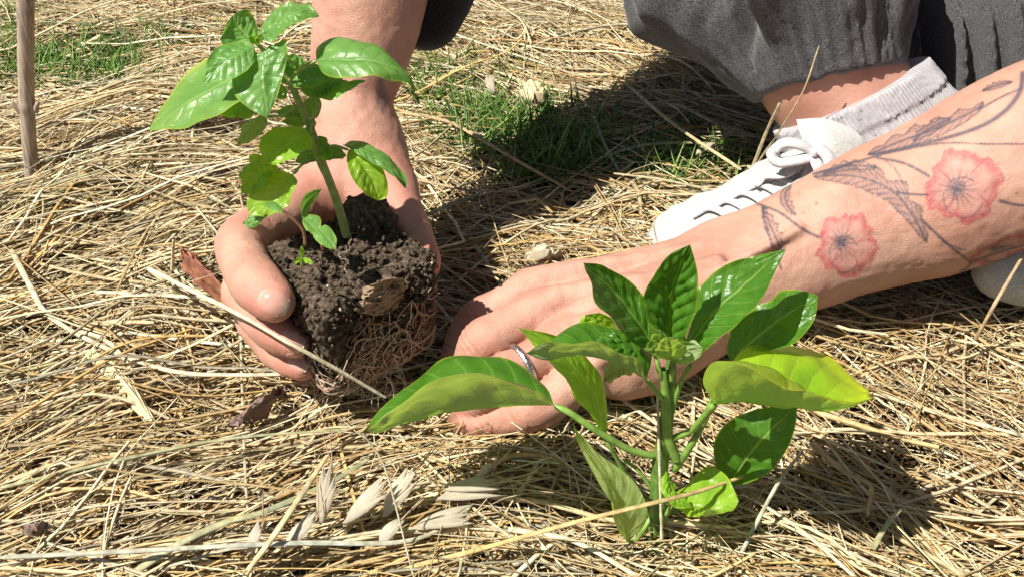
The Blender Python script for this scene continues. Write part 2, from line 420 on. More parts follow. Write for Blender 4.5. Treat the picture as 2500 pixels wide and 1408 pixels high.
def straw_batch(Nn, lmin, lmax, rmin, rmax, zlo, zhi, K, seed, sides=3, tilt=0.0, flatp=0.35, spreadk=1.0, bundle=0, gap=0.0):
    g = np.random.default_rng(seed)
    M = int(Nn * 3.2)
    Y = g.uniform(0.20, 1.28, M); d = Y * 0.819 + 0.189
    X = g.uniform(-1, 1, M) * 0.76; keep = np.abs(X) < 0.466 * d * 1.22 + 0.03
    X, Y = X[keep], Y[keep]
    if bundle:
        X = np.repeat(X, bundle); Y = np.repeat(Y, bundle)
    P = np.stack([X, Y, np.zeros_like(X)], -1)
    px, py, dd = project(P)
    gr = inside(px, py, GRASS); pit = inside(px, py, PITS)
    clump = 0.5 + 0.5 * noise3(np.stack([X * 22, Y * 22, X * 0 + seed], -1), 31)
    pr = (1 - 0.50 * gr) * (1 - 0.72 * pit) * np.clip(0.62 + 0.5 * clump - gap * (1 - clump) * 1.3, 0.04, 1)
    keep = g.uniform(0, 1, len(X)) < pr
    if bundle: keep = np.repeat(keep[::bundle], bundle)
    X, Y, px, py, pit, gr = [a[keep][:Nn] for a in (X, Y, px, py, pit, gr)]
    n = len(X)
    w = 1 / (((px[:, None] - FP[None, :, 0]) ** 2 + (py[:, None] - FP[None, :, 1]) ** 2) + 2500) ** 1.6
    w /= w.sum(1, keepdims=True)
    a2 = w @ FP[:, 2]; sp = (w @ FP[:, 3]) * spreadk
    ang = a2 + g.normal(0, 1, n) * sp
    if bundle:
        nb_ = n // bundle; n = nb_ * bundle; X, Y, px, py, pit, gr, ang = [q_[:n] for q_ in (X, Y, px, py, pit, gr, ang)]
        ang = np.repeat(ang[::bundle], bundle) + g.normal(0, 5, n); rr_ = np.radians(ang); ac = g.normal(0, .0045, n); al_ = g.normal(0, .02, n)
        X = X + al_ * np.cos(rr_) - ac * np.sin(rr_); Y = Y + al_ * np.sin(rr_) * 1.6 + ac * np.cos(rr_) * 1.6
    wild = g.uniform(0, 1, n) < (0.02 if bundle else 0.10)
    ang = np.where(wild, g.uniform(-90, 90, n), ang)
    ia = np.radians(ang)
    fs = np.clip(0.33 / np.sqrt(0.33 ** 2 + Y ** 2), 0.3, 1)
    th = np.arctan2(np.sin(ia) / fs, np.cos(ia))
    Ln = lmin + (lmax - lmin) * g.uniform(0, 1, n) ** 1.6
    s = np.linspace(-0.5, 0.5, K)[None]
    curv = (np.repeat(g.normal(0, .5, n // bundle), bundle) + g.normal(0, .15, n) if bundle else g.normal(0, 0.55, n))[:, None]
    kink = (g.uniform(0, 1, n) < 0.18)[:, None] * g.normal(0, 0.7, n)[:, None]; kp = g.uniform(-0.3, 0.3, n)[:, None]
    A = th[:, None] + curv * s + kink * (s > kp)
    ds = Ln[:, None] / (K - 1)
    cx = np.cumsum(np.cos(A) * ds, 1); cy = np.cumsum(np.sin(A) * ds, 1)
    cx += (X - cx.mean(1))[:, None]; cy += (Y - cy.mean(1))[:, None]
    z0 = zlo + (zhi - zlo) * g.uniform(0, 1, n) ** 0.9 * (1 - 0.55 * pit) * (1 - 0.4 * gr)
    sl = g.normal(0, 0.045 + tilt, n)[:, None]
    z = z0[:, None] + sl * s * Ln[:, None] - np.abs(g.normal(0, 0.22, n))[:, None] * Ln[:, None] * s * s
    z = z + Hgt(cx, cy)
    C = np.stack([cx, cy, z], -1)
    r = (rmin + (rmax - rmin) * g.uniform(0, 1, n) ** 2.2)[:, None] * (1 - 0.25 * np.abs(s * 2) ** 2)
    fl = np.where(g.uniform(0, 1, n) < flatp, 0.25, 0.9)
    V, F = tubes(C, r, sides, fl, roll=g.uniform(-0.7, 0.7, n)[:, None])
    # colour per straw; colour kinds drift over the bed
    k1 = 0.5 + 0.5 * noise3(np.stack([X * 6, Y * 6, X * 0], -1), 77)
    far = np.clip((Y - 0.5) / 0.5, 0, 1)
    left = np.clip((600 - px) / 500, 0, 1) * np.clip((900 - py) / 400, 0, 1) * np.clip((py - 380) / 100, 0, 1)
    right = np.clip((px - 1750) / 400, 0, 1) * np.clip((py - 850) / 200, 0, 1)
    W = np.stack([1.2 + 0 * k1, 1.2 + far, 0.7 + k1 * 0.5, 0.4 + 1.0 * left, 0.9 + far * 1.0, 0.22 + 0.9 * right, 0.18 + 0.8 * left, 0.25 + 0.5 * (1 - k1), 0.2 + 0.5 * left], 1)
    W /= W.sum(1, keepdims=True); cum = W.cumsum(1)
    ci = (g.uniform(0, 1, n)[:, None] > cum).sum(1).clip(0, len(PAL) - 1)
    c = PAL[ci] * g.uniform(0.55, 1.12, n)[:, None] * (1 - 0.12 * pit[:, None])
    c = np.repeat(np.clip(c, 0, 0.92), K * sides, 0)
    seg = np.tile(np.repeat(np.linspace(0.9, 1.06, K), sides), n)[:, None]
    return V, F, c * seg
def build_straw():
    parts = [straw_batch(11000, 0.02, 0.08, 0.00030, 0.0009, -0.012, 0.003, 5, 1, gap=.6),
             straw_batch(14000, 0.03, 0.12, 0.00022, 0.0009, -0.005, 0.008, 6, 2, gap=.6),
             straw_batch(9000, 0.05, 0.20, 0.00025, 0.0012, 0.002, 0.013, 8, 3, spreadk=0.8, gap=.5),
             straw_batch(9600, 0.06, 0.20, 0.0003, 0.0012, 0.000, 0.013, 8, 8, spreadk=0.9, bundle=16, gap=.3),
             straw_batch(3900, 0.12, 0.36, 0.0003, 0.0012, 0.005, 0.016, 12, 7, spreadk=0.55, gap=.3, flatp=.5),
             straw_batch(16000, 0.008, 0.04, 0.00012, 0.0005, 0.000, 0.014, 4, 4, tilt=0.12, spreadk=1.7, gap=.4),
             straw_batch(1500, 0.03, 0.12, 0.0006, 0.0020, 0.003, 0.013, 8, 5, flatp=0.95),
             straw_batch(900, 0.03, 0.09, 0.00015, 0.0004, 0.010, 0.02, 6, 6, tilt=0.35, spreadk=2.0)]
    V = []; F = []; c = []; o = 0
    for v, f, k in parts:
        V.append(v); F.append(f + o); c.append(k); o += len(v)
    m = mesh_from('straw_mulch', np.vstack(V), np.vstack(F)); cattr(m, 'col', np.vstack(c))
    obj('straw_mulch', m, STRAW, kind='stuff', label='pale dry straw mulch spread over the soil', category='straw')
build_straw()

def build_grass():
    g = np.random.default_rng(21); V = []; 
    Cs = []; Rs = []; cs = []
    for (ex, ey, ea, eb, k) in GRASS:
        n = int(ea * eb * 0.066 * k)
        a = g.uniform(0, 2 * np.pi, n); r = np.sqrt(g.uniform(0, 1, n)) * 1.05
        px = ex + ea * r * np.cos(a); py = ey + eb * r * np.sin(a)
        for x, y in zip(px, py):
            cl = noise3(np.array([x * .02, y * .03, 1.0]), 5)
            if cl < (-0.28 if x > 700 else -2): continue
            b0 = Pz(x, y, 0.0)
            az = g.uniform(0, 2 * np.pi); L = g.uniform(0.010, 0.028) * (1.2 if y > 300 else 1.1); lean = g.uniform(0.4, 1.5)
            s = np.linspace(0, 1, 6)
            out = np.sin(lean * s) * L; up = (s * L) * np.cos(lean * s * 0.8)
            C = np.stack([b0[0] + np.cos(az) * out, b0[1] + np.sin(az) * out, 0.0 + up], -1)
            Cs.append(C); Rs.append(g.uniform(0.0006, 0.0013) * (1 - s ** 2 * 0.93))
            c = np.array([[0.15, 0.29, 0.05], [0.24, 0.40, 0.08], [0.09, 0.19, 0.04], [0.34, 0.44, 0.14]])[g.integers(0, 4)] * g.uniform(0.8, 1.2)
            cs.append(np.repeat(c[None], 6 * 3, 0))
    V, F = tubes(np.array(Cs), np.array(Rs), 3, 0.25)
    m = mesh_from('green_grass', V, F); cattr(m, 'col', np.vstack(cs))
    gm, t, b = mat('grass_blades')
    t.links.new(attr(t, 'col').outputs['Color'], b.inputs['Base Color']); b.inputs['Roughness'].default_value = 0.45
    b.inputs['Transmission Weight'].default_value = 0
    tr = N(t, 'ShaderNodeBsdfTranslucent'); t.links.new(mix(t, 1.0, attr(t, 'col').outputs['Color'], (1.5, 1.7, 0.6), 'MULTIPLY'), tr.inputs[0])
    ms = N(t, 'ShaderNodeMixShader', ins={0: 0.35}); t.links.new(b.outputs[0], ms.inputs[1]); t.links.new(tr.outputs[0], ms.inputs[2])
    t.links.new(ms.outputs[0], t.nodes['Material Output'].inputs[0])
    obj('green_grass', m, gm, kind='stuff', label='short green grass growing up through the straw', category='grass')
build_grass()

# ------------------------------------------------------------------ person (crouching, both arms reaching to the ground)
def C(*pts): return [(Pd(a, b, d), r / 1000) for a, b, d, r in pts]
def Cz(*pts): return [(Pz(a, b, z / 1000), r / 1000) for a, b, z, r in pts]

# left-hand side of the photo: hand that holds the root ball from behind
ELB_R = Pd(960, -700, .50); SH_R = np.array([0.06, 0.82, 0.42])
ARM1 = smooth_chain(C((862, 330, .540, 18.2), (857, 255, .541, 18.2), (868, 180, .541, 20.8), (888, 100, .540, 24.2), (900, 0, .537, 26.4), (925, -200, .527, 29), (945, -450, .51, 31), (960, -700, .50, 30)) + [(ELB_R * .6 + SH_R * .4, .036), (SH_R, .042)], 3)
PALM1 = [smooth_chain(C(*c), 2) for c in [
    ((862, 330, .540, 17.5), (835, 420, .538, 17), (800, 480, .530, 13.5)),
    ((868, 340, .541, 17.5), (850, 430, .545, 17), (800, 545, .535, 13)),
    ((875, 340, .542, 16), (880, 440, .545, 17), (830, 570, .54, 12.5)),
    ((878, 350, .540, 15.5), (925, 440, .532, 15), (952, 500, .522, 12.5))]]
FING1 = [smooth_chain(C(*c), 3) for c in [
    ((790, 470, .530, 13.0), (690, 528, .508, 11.0), (594, 590, .484, 11.9), (600, 650, .464, 10.2), (632, 700, .448, 10.6), (672, 737, .4365, 8.9)),
    ((790, 540, .535, 12), (690, 620, .515, 10.6), (603, 703, .497, 10.9), (626, 758, .478, 9.4), (672, 800, .462, 9.8), (718, 830, .452, 8.0)),
    ((800, 580, .538, 12), (690, 680, .522, 10.2), (628, 765, .505, 10.0), (648, 818, .488, 8.6), (690, 860, .474, 8.9), (736, 890, .465, 7.2)),
    ((825, 600, .54, 10), (740, 720, .53, 9), (690, 820, .52, 8.5), (730, 880, .505, 8), (770, 900, .498, 7)),
    ((925, 440, .530, 14), (975, 515, .512, 10.4), (1012, 580, .498, 8.4), (1031, 620, .490, 7.4), (1044, 652, .484, 6.2))]]
FING1 = [[(c_, r_ * (1.0 if i_ < 4 else .93)) for i_, (c_, r_) in enumerate(f)] for f in FING1]
# right-hand side of the photo: back of the hand up, fingers dug into the straw
ARM2 = smooth_chain(Cz((1750, 690, 40, 23), (1850, 655, 44, 25), (2000, 590, 52, 28), (2150, 527, 60, 32), (2300, 476, 70, 35.5), (2500, 380, 86, 39), (2720, 290, 104, 38)), 3)
ELB_L = Pz(2880, 230, .12); SH_L = np.array([0.38, 0.80, 0.40])
ARM2U = [(ARM2[-1][0], .038), (ELB_L, .037), (ELB_L * .5 + SH_L * .5, .04), (SH_L, .045)]
PALM2 = [smooth_chain(Cz(*c), 2) for c in [
    ((1790, 650, 42, 19), (1600, 680, 41, 15), (1450, 697, 42, 12), (1335, 702, 40, 11)),
    ((1790, 675, 42, 20), (1600, 740, 44, 16), (1480, 755, 46, 13), (1358, 757, 43, 11.3)),
    ((1780, 710, 38, 20), (1610, 790, 38, 17), (1500, 815, 40, 14), (1405, 820, 40, 10.8)),
    ((1760, 740, 32, 19), (1620, 840, 30, 17), (1530, 885, 30, 15), (1450, 905, 32, 10.4)),
    ((1700, 720, 26, 15), (1550, 720, 22, 15), (1440, 760, 20, 12))]]
FING2 = [smooth_chain(Cz(*c), 3) for c in [
    ((1325, 702, 39, 10.2), (1236, 744, 35, 9.2), (1152, 800, 26, 9.2), (1122, 870, 16, 8.6), (1112, 915, 4, 7.6)),
    ((1350, 760, 44, 10.8), (1262, 792, 43, 9.7), (1176, 842, 37, 9.7), (1130, 915, 18, 8.8), (1120, 965, 4, 7.8)),
    ((1400, 828, 40, 10.2), (1300, 880, 37, 9.0), (1215, 932, 32, 9.0), (1160, 985, 18, 8.2), (1140, 1020, 4, 7.4)),
    ((1442, 905, 32, 9.8), (1370, 955, 29, 9.0), (1300, 1000, 22, 8.8), (1200, 1022, 14, 8.0), (1130, 1028, 9, 7.4))]]
TEND2 = [[(Pz(*a) + np.array([0, 0, .0]), ra) for a, ra in c] for c in [
    [((1335, 672, .049), .0052), ((1560, 634, .0562), .0034), ((1740, 606, .059), .003)],
    [((1365, 722, .0545), .0054), ((1560, 690, .0602), .0034), ((1750, 640, .062), .003)],
    [((1415, 792, .0525), .0048), ((1600, 748, .0572), .0032), ((1760, 682, .059), .0026)],
    [((1455, 880, .043), .003), ((1600, 830, .045), .0026), ((1740, 760, .048), .0024)],
    [((1430, 700, .0505), .0018), ((1500, 730, .0565), .0018), ((1600, 700, .059), .0018), ((1760, 660, .0625), .0018), ((1950, 560, .072), .002)]]]

def crease(p, pos, ax, w, dep):
    s = np.abs((p - pos) @ ax); r = np.linalg.norm(p - pos, axis=-1)
    return dep * np.exp(-(s / w) ** 2) * np.exp(-(r / 0.014) ** 2)
def joints(f, idx):
    out = []
    for i in idx:
        a = f[i - 1][0]; b = f[i + 1][0]; ax = (b - a) / np.linalg.norm(b - a); out.append((f[i][0], ax))
    return out
J1 = [j for f in FING1[:4] for j in joints(f, (6, 9))] + joints(FING1[4], (6, 9))
J2 = [j for f in FING2 for j in joints(f, (6, 9))]
def hand_sdf(p, arm, palm, fings, tend, J, kf=0.007, kp=0.011, kn=()):
    d = chain(p, arm, 0.006)
    for c in palm: d = smin(d, chain(p, c, 0.005), kp)
    base = d; r = d
    for f in fings:
        r = np.minimum(r, smin(base, chain(p, f, 0.0035), kf))
    for c in tend: r = smin(r, chain(p, c, 0.002), 0.004)
    for pos, rad in kn: r = smin(r, np.linalg.norm(p - pos, axis=-1) - rad, .006)
    for pos, ax in J:
        for o, dd in ((0, .0010), (.0026, .0006), (-.0026, .0006), (.0052, .0003), (-.0052, .0003)):
            r = r + crease(p, pos + ax * o, ax, .0007, dd)
    r = r + 0.0005 * noise3(p * 60, 2) + 0.00022 * noise3(p * 260, 4) + .00022 * np.abs(noise3(p * np.array([420, 150, 300]), 14))
    return r
FING2 = [[(c_, r_ * (.95 if i_ < 2 else .90)) for i_, (c_, r_) in enumerate(f)] for f in FING2]
KN2 = [(f[k][0] + np.array([0, -.001, .0030]), rr_) for f in FING2 for k, rr_ in ((1, .0090), (6, .0080))]
def arm1(p): return hand_sdf(p, ARM1, PALM1, FING1, [], J1)
def arm2(p):
    q = ARM2 + ARM2U[1:]
    d = hand_sdf(p, q, PALM2, FING2, TEND2, J2, .0028, .0065, KN2)
    # wrist bone and long muscles of the forearm
    d = smin(d, ell(p, Pz(1790, 590, .052), (.014, .010, .008)), .012)
    return d
def bounds(lst, pad):
    P = np.array([x[0] for l in lst for x in l]); R = max(x[1] for l in lst for x in l)
    return P.min(0) - R - pad, P.max(0) + R + pad
# smooth form of the root ball that the hand holds (its mesh is built further down)
BC = np.array([-0.0720, .3875, .0515]); RA = math.radians(41); ca, sa = math.cos(RA), math.sin(RA)
def ball_smooth(p):
    q = p - BC
    x = q[..., 0] * ca + q[..., 1] * sa; y = -q[..., 0] * sa + q[..., 1] * ca; z = q[..., 2] - 0.06 * q[..., 0]
    hs = .0254 + (z + .026) / .052 * .0045
    d = np.stack([np.abs(x) - hs, np.abs(y) - hs, np.abs(z) - .0235], -1)
    rr = .0055; dd = d + rr
    return np.linalg.norm(np.maximum(dd, 0), axis=-1) + np.minimum(dd.max(-1), 0) - rr
VB = []; FB = []; TB = []; RB = []; off = 0
def paint_tattoo(P, Nn):
    px, py, d = project(P)
    face = ((CAM - P) * Nn).sum(1) > -0.004
    col = np.zeros((len(P), 3)); al = np.zeros(len(P))
    def put(m, c, a):
        nonlocal col, al
        a = np.clip(a, 0, 1) * m
        na = al + a * (1 - al)
        k = np.where(na > 1e-6, a / np.maximum(na, 1e-6), 0)[:, None]
        col = col * (1 - k) + np.array(c) * k; al = na
    ink = (0.04, 0.05, 0.075); rd = (0.40, 0.035, 0.06)
    zone = face & (px > 1800) & (px < 2600) & (py > 100) & (py < 760)
    idx = np.where(zone)[0]
    if len(idx) == 0: return np.concatenate([col, al[:, None]], 1)
    x = px[idx]; y = py[idx]; Q = np.stack([x, y], 1)
    c_s = np.zeros((len(idx), 3)); a_s = np.zeros(len(idx))
    def putl(c, a):
        nonlocal c_s, a_s
        a = np.clip(a, 0, 1); na = a_s + a * (1 - a_s); k = np.where(na > 1e-6, a / np.maximum(na, 1e-6), 0)[:, None]
        c_s = c_s * (1 - k) + np.array(c) * k; a_s = na
    jag = noise3(np.stack([x / 7, y / 7, x * 0], -1), 9)
    def pl(pts, w0, w1=None, n=24):
        q = cr(np.array(pts, float), n); w1 = w0 if w1 is None else w1
        best = np.full(len(x), 1e9); ww = np.full(len(x), w0, float)
        for i in range(n - 1):
            a = q[i]; b = q[i + 1]; ba = b - a
            h = np.clip(((Q - a) @ ba) / (ba @ ba + 1e-9), 0, 1)
            dd = np.linalg.norm(Q - a - h[:, None] * ba, axis=1)
            s = (i + h) / (n - 1); m = dd < best; best = np.where(m, dd, best); ww = np.where(m, w0 + (w1 - w0) * s, ww)
        return best, ww
    def line(pts, w0, w1=None, a=0.85):
        dd, ww = pl(pts, w0, w1); putl(ink, a * np.clip(1.35 - dd / ww, 0, 1))
    def leafshape(pts, width, a=0.5):
        q = cr(np.array(pts, float), 26); best = np.full(len(x), 1e9); s_ = np.zeros(len(x)); sd = np.zeros(len(x))
        for i in range(25):
            a0 = q[i]; ba = q[i + 1] - a0; h = np.clip(((Q - a0) @ ba) / (ba @ ba), 0, 1)
            v = Q - a0 - h[:, None] * ba; dd = np.linalg.norm(v, axis=1); m = dd < best
            best = np.where(m, dd, best); s_ = np.where(m, (i + h) / 25, s_); sd = np.where(m, np.sign(v[:, 0] * ba[1] - v[:, 1] * ba[0]), sd)
        wd = width * np.sin(np.pi * np.clip(s_, 0, 1)) ** 0.7 * (1 + 0.35 * np.sin(s_ * 34) * (sd > 0) + 0.12 * jag) + .5
        ins = np.clip((wd - best) / 3, 0, 1)
        hat = 0.5 + 0.5 * np.sin((s_ * 46 + best / width * 9 * np.where(sd > 0, 1, .6)) * 1.9 + jag)
        putl(ink, ins * (a * 0.34 + a * 0.75 * hat ** 2 * (0.4 + 0.6 * best / (width + 1))))
        putl(ink, 0.75 * np.clip(1.3 - np.abs(best - wd) / 2.2, 0, 1)); putl(ink, 0.8 * np.clip(1.4 - best / 2.4, 0, 1))
    def poppy(cx, cy, rx, ry, core, lobes, ph, tilt=0.0):
        dx = (x - cx); dy = (y - cy); ca, sa = math.cos(tilt), math.sin(tilt)
        u = (dx * ca + dy * sa) / rx; v = (-dx * sa + dy * ca) / ry
        r = np.hypot(u, v); th = np.arctan2(v, u)
        R = .98 + 0.075 * np.sin(th * lobes + ph) + 0.05 * np.sin(th * 11 + 1) + 0.05 * jag
        ins = np.clip((R - r) * 14, 0, 1)
        putl((0.50, 0.19, 0.18), ins * 0.30)
        spk = 0.5 + 0.5 * noise3(np.stack([th * 14, r * 3, r * 0], -1), 3)
        putl(rd, ins * np.clip((r / R - 0.68) / 0.32, 0, 1) ** 1.1 * (0.45 + 0.65 * spk))
        putl((0.46, 0.04, 0.07), 0.7 * np.clip(1.2 - np.abs(r - R) * min(rx, ry) / 3.2, 0, 1))
        # fold line of the front petal
        dd = np.abs(np.hypot(u + 0.10, v * 0.9 - 0.28) - 0.52); putl(ink, 0.6 * np.clip(1.2 - dd * min(rx, ry) / 2.6, 0, 1) * ins * (th > -2.6) * (u < 0.35))
        ex, ey = core; du = (x - ex) / rx; dv = (y - ey) / ry; rr = np.hypot(du, dv); t2 = np.arctan2(dv, du)
        ray_ = np.clip(0.5 + 0.9 * np.sin(t2 * 17 + 2 * noise3(np.stack([t2 * 3, rr * 2, rr * 0], -1), 6)), 0, 1)
        putl(ink, ins * np.clip(1 - rr / 0.72, 0, 1) ** 1.2 * ray_ * (0.75 + .35 * (du > -.1)))
        putl(ink, 0.9 * np.clip(1.1 - rr / 0.30, 0, 1))
        for k_ in range(lobes):
            a0 = (2 * np.pi * k_ - ph - np.pi / 2) / lobes; dl = np.abs(np.arctan2(np.sin(th - a0 - .3 * r), np.cos(th - a0 - .3 * r))) * r * min(rx, ry); putl((.35, .04, .06), .6 * np.clip(1.2 - dl / 2.6, 0, 1) * ins * (r > .38))
    poppy(2068, 598, 70, 76, (2052, 592), 5, 0.6)
    poppy(2352, 455, 92, 86, (2335, 462), 4, 1.9, -0.3)
    poppy(2450, 610, 80, 24, (2430, 606), 4, 0.0, -0.35)
    line([(1850, 498), (1905, 520), (1960, 560), (2000, 580)], 3.2, 4.0)
    line([(1860, 500), (1868, 540), (1885, 600), (1900, 640), (1912, 664)], 2.6, 1.6)
    leafshape([(1862, 505), (1880, 550), (1902, 600), (1906, 628)], 14, 0.55)
    leafshape([(1930, 452), (1916, 478), (1925, 505), (1942, 524)], 11, 0.6)
    leafshape([(1988, 432), (2050, 428), (2110, 436), (2180, 468), (2225, 520), (2262, 590)], 27, 0.75)
    leafshape([(2010, 425), (2070, 405), (2140, 408)], 10, 0.5)
    line([(1985, 425), (2110, 390), (2180, 372), (2300, 350), (2400, 352), (2500, 352)], 3.0, 2.4)
    line([(2140, 385), (2210, 400), (2268, 430)], 3.4, 4.0)
    line([(2160, 388), (2190, 420), (2205, 450)], 2.2, 1.6, 0.6)
    line([(2190, 470), (2230, 475), (2265, 476)], 3.4, 3.4)
    leafshape([(2120, 378), (2200, 345), (2290, 312), (2380, 270), (2400, 250)], 19, 0.7)
    leafshape([(2230, 345), (2260, 320), (2320, 290)], 12, 0.6)
    line([(2130, 378), (2260, 350), (2380, 315), (2450, 275), (2490, 225), (2497, 180)], 3.6, 7.5)
    line([(2390, 268), (2440, 240), (2495, 215)], 3.0, 2.4)
    leafshape([(2400, 222), (2430, 210), (2470, 200)], 6, 0.5)
    line([(2248, 535), (2290, 575), (2330, 610), (2370, 640)], 4.2, 3.0)
    line([(2300, 590), (2340, 606), (2362, 612)], 2.0, 1.4)
    line([(2440, 490), (2480, 500), (2540, 505)], 4.5, 3.0)
    line([(2370, 640), (2360, 655), (2345, 662)], 3.5, 2.5)
    line([(2370, 640), (2420, 622), (2500, 598)], 3.5, 2.5)
    for mx, my, mr in ((1993, 497, 5), (1961, 520, 4), (2482, 472, 4.5), (2250, 640, 3.5), (2165, 655, 3)):
        putl((0.32, 0.12, 0.06), 0.75 * np.clip((mr - np.hypot(x - mx, y - my)) / 2, 0, 1))
    col[idx] = c_s; al[idx] = np.clip(a_s, 0, 0.93)
    return np.concatenate([col, al[:, None]], 1)

def vnormals(V, F):
    a = V[F[:, 2]] - V[F[:, 0]]; b = V[F[:, 3]] - V[F[:, 1]]; n = np.cross(a, b)
    Nn = np.zeros_like(V)
    for k in range(4): np.add.at(Nn, F[:, k], n)
    return Nn / (np.linalg.norm(Nn, axis=1, keepdims=True) + 1e-12)
def add_body(V, F, reds=(), tattoo=None):
    global off
    t = np.zeros((len(V), 4))
    if tattoo == 'arm': t = paint_tattoo(V, vnormals(V, F))
    if tattoo == 'leaf':
        px, py, d = project(V); nn = vnormals(V, F); f = ((CAM - V) * nn).sum(1) > 0
        u = (px - 932) / 14; v = (py - 236) / 52; r = np.hypot(u - 0.25 * v, v)
        t[:, :3] = (0.06, 0.07, 0.10); t[:, 3] = np.clip((1 - r) * 4, 0, 1) * f * (0.42 + 0.25 * np.clip(1.2 - np.abs(px - 932 - v * 4) / 2.5, 0, 1))
        for mx, my, mr in ((950, 75, 4), (781, 52, 4), (878, 262, 3)):
            a = 0.75 * np.clip((mr - np.hypot(px - mx, py - my)) / 2, 0, 1) * f
            t[:, :3] = np.where(a[:, None] > t[:, 3:4], (0.3, 0.11, 0.06), t[:, :3]); t[:, 3] = np.maximum(t[:, 3], a)
    if tattoo:                                                     # soil smudged on the skin where it touches the plug or the ground
        n_ = .5 + .5 * fbm(V * 230, 3, 7, .6); nf = .5 + .5 * noise3(V * 900, 3)
        near = np.clip(1 - np.abs(ball_smooth(V)) / .011, 0, 1) if tattoo == 'leaf' else np.clip((.021 - V[:, 2]) / .014, 0, 1)
        sm = np.clip((near * 1.1 + n_ - 1.02) * 3.2, 0, 1) * (.35 + .5 * nf)
        sm = np.maximum(sm, np.clip((near * .6 + nf - 1.25) * 8, 0, 1) * .7)
        keep_ = sm > t[:, 3]; t[:, :3] = np.where(keep_[:, None], np.array([.10, .065, .04]), t[:, :3]); t[:, 3] = np.where(keep_, sm, t[:, 3])
    r = np.zeros(len(V))
    for pos, rad, k in reds: r = np.maximum(r, k * np.exp(-(np.linalg.norm(V - pos, axis=1) / rad) ** 2))
    VB.append(V); FB.append(F + off); TB.append(t); RB.append(r); off += len(V)
reds1 = [(f[-1][0], .013, .8) for f in FING1] + [(f[6][0], .012, .6) for f in FING1] + [(PALM1[0][-1][0], .03, .5), (PALM1[3][-1][0], .03, .55)]
reds2 = [(f[0][0], .012, .35) for f in FING2] + [(f[6][0], .011, .5) for f in FING2] + [(f[-1][0], .014, .8) for f in FING2]
lo, hi = bounds([ARM1[:16]] + PALM1 + FING1, .002)
V, F = sdf_surface(arm1, lo, hi, 0.0011); add_body(V, F, reds1, 'leaf')
# oriented box along the tattooed forearm
axx = ARM2[-1][0] - PALM2[1][-1][0]; axx /= np.linalg.norm(axx); ayy = np.cross([0, 0, 1.0], axx); ayy /= np.linalg.norm(ayy); azz = np.cross(axx, ayy)
AX = np.stack([axx, ayy, azz])
PP = np.array([x[0] for l in [ARM2] + PALM2 + FING2 for x in l]) @ AX.T
V, F = sdf_surface(arm2, PP.min(0) - .045, PP.max(0) + .045, 0.00085, axes=AX, org=np.zeros(3)); add_body(V, F, reds2, 'arm')

# legs, trunk and head (mostly outside the picture)
SHIN1 = smooth_chain([(Pd(2170, 430, .60), .036), (Pd(2085, 260, .590), .0335), (Pd(2016, 180, .586), .0335), (Pd(1990, 110, .590), .030), (Pd(1950, 30, .592), .032), (np.array([0.11, .615, .27]), .038), (np.array([0.06, .65, .40]), .045)], 2)
HIP1 = np.array([0.20, 1.0, .26]); HIP2 = np.array([0.34, 1.0, .26])
KNEE2 = np.array([.47, .66, .12]); PEL = np.array([.27, 1.02, .29]); NECK = np.array([.225, .80, .47]); HEAD = np.array([.20, .72, .56])
def trunk(p):
    d = smin(chain(p, [(PEL, .12), (np.array([.25, .93, .34]), .115), (np.array([.235, .84, .40]), .11)], .03), chain(p, [(SH_R, .045), (np.array([.23, .82, .44]), .06), (SH_L, .045)], .03), .06)
    d = smin(d, chain(p, [(SH_R, .04), (ELB_R, .032)], .01), .03)
    d = smin(d, chain(p, [(SH_L, .042), (ELB_L, .036)], .01), .03)
    d = smin(d, chain(p, [(NECK, .05), (HEAD, .05)], .02), .03)
    d = smin(d, ell(p, HEAD + np.array([0, -.02, .01]), (.075, .09, .105)), .02)
    hc = HEAD + np.array([0, -.02, .01])
    d = smin(d, chain(p, [(hc + np.array([0, -.085, .01]), .008), (hc + np.array([0, -.102, -.018]), .012)], .01), .012)     # nose
    for s in (-1, 1):
        d = smin(d, ell(p, hc + np.array([s * .077, .0, -.005]), (.008, .018, .03)), .006)                                     # ears
        d = -smin(-d, ell(p, hc + np.array([s * .03, -.098, .012]), (.016, .012, .01)), .01)                                   # eye sockets
        d = smin(d, ell(p, hc + np.array([s * .03, -.083, .012]), (.011, .011, .011)), .002)
    d = smin(d, ell(p, hc + np.array([0, -.083, -.048]), (.024, .010, .008)), .004)                                           # mouth
    d = smin(d, chain(p, [(HIP1, .085), (SHIN1[-1][0], .06), (SHIN1[-3][0], .05)], .02), .04)
    d = smin(d, chain(p, [(HIP2, .085), (KNEE2, .058), (np.array([.43, .86, .06]), .045)], .02), .04)
    return d
V, F = sdf_surface(trunk, (-.16, .52, .0), (.60, 1.18, .72), 0.0085); add_body(V, F)
def shin1(p): return chain(p, SHIN1, .01) + 0.0006 * noise3(p * 60, 5)
lo, hi = bounds([SHIN1[:7]], .006); V, F = sdf_surface(shin1, lo, hi, 0.0022); add_body(V, F, [(Pd(1960, 270, .55), .03, .35)])

person = thing('person', 'crouching person in grey sweatpants with poppy tattoos, holding the seedling in bare hands', 'person', (0.2, .8, 0))
bm_ = mesh_from('body', np.vstack(VB), np.vstack(FB))
ta = np.vstack(TB).astype(np.float32)
a_ = bm_.attributes.new('tat', 'FLOAT_COLOR', 'POINT'); a_.data.foreach_set('color', ta.ravel()); fattr(bm_, 'red', np.concatenate(RB))
body = obj('body', bm_, SKIN, person)

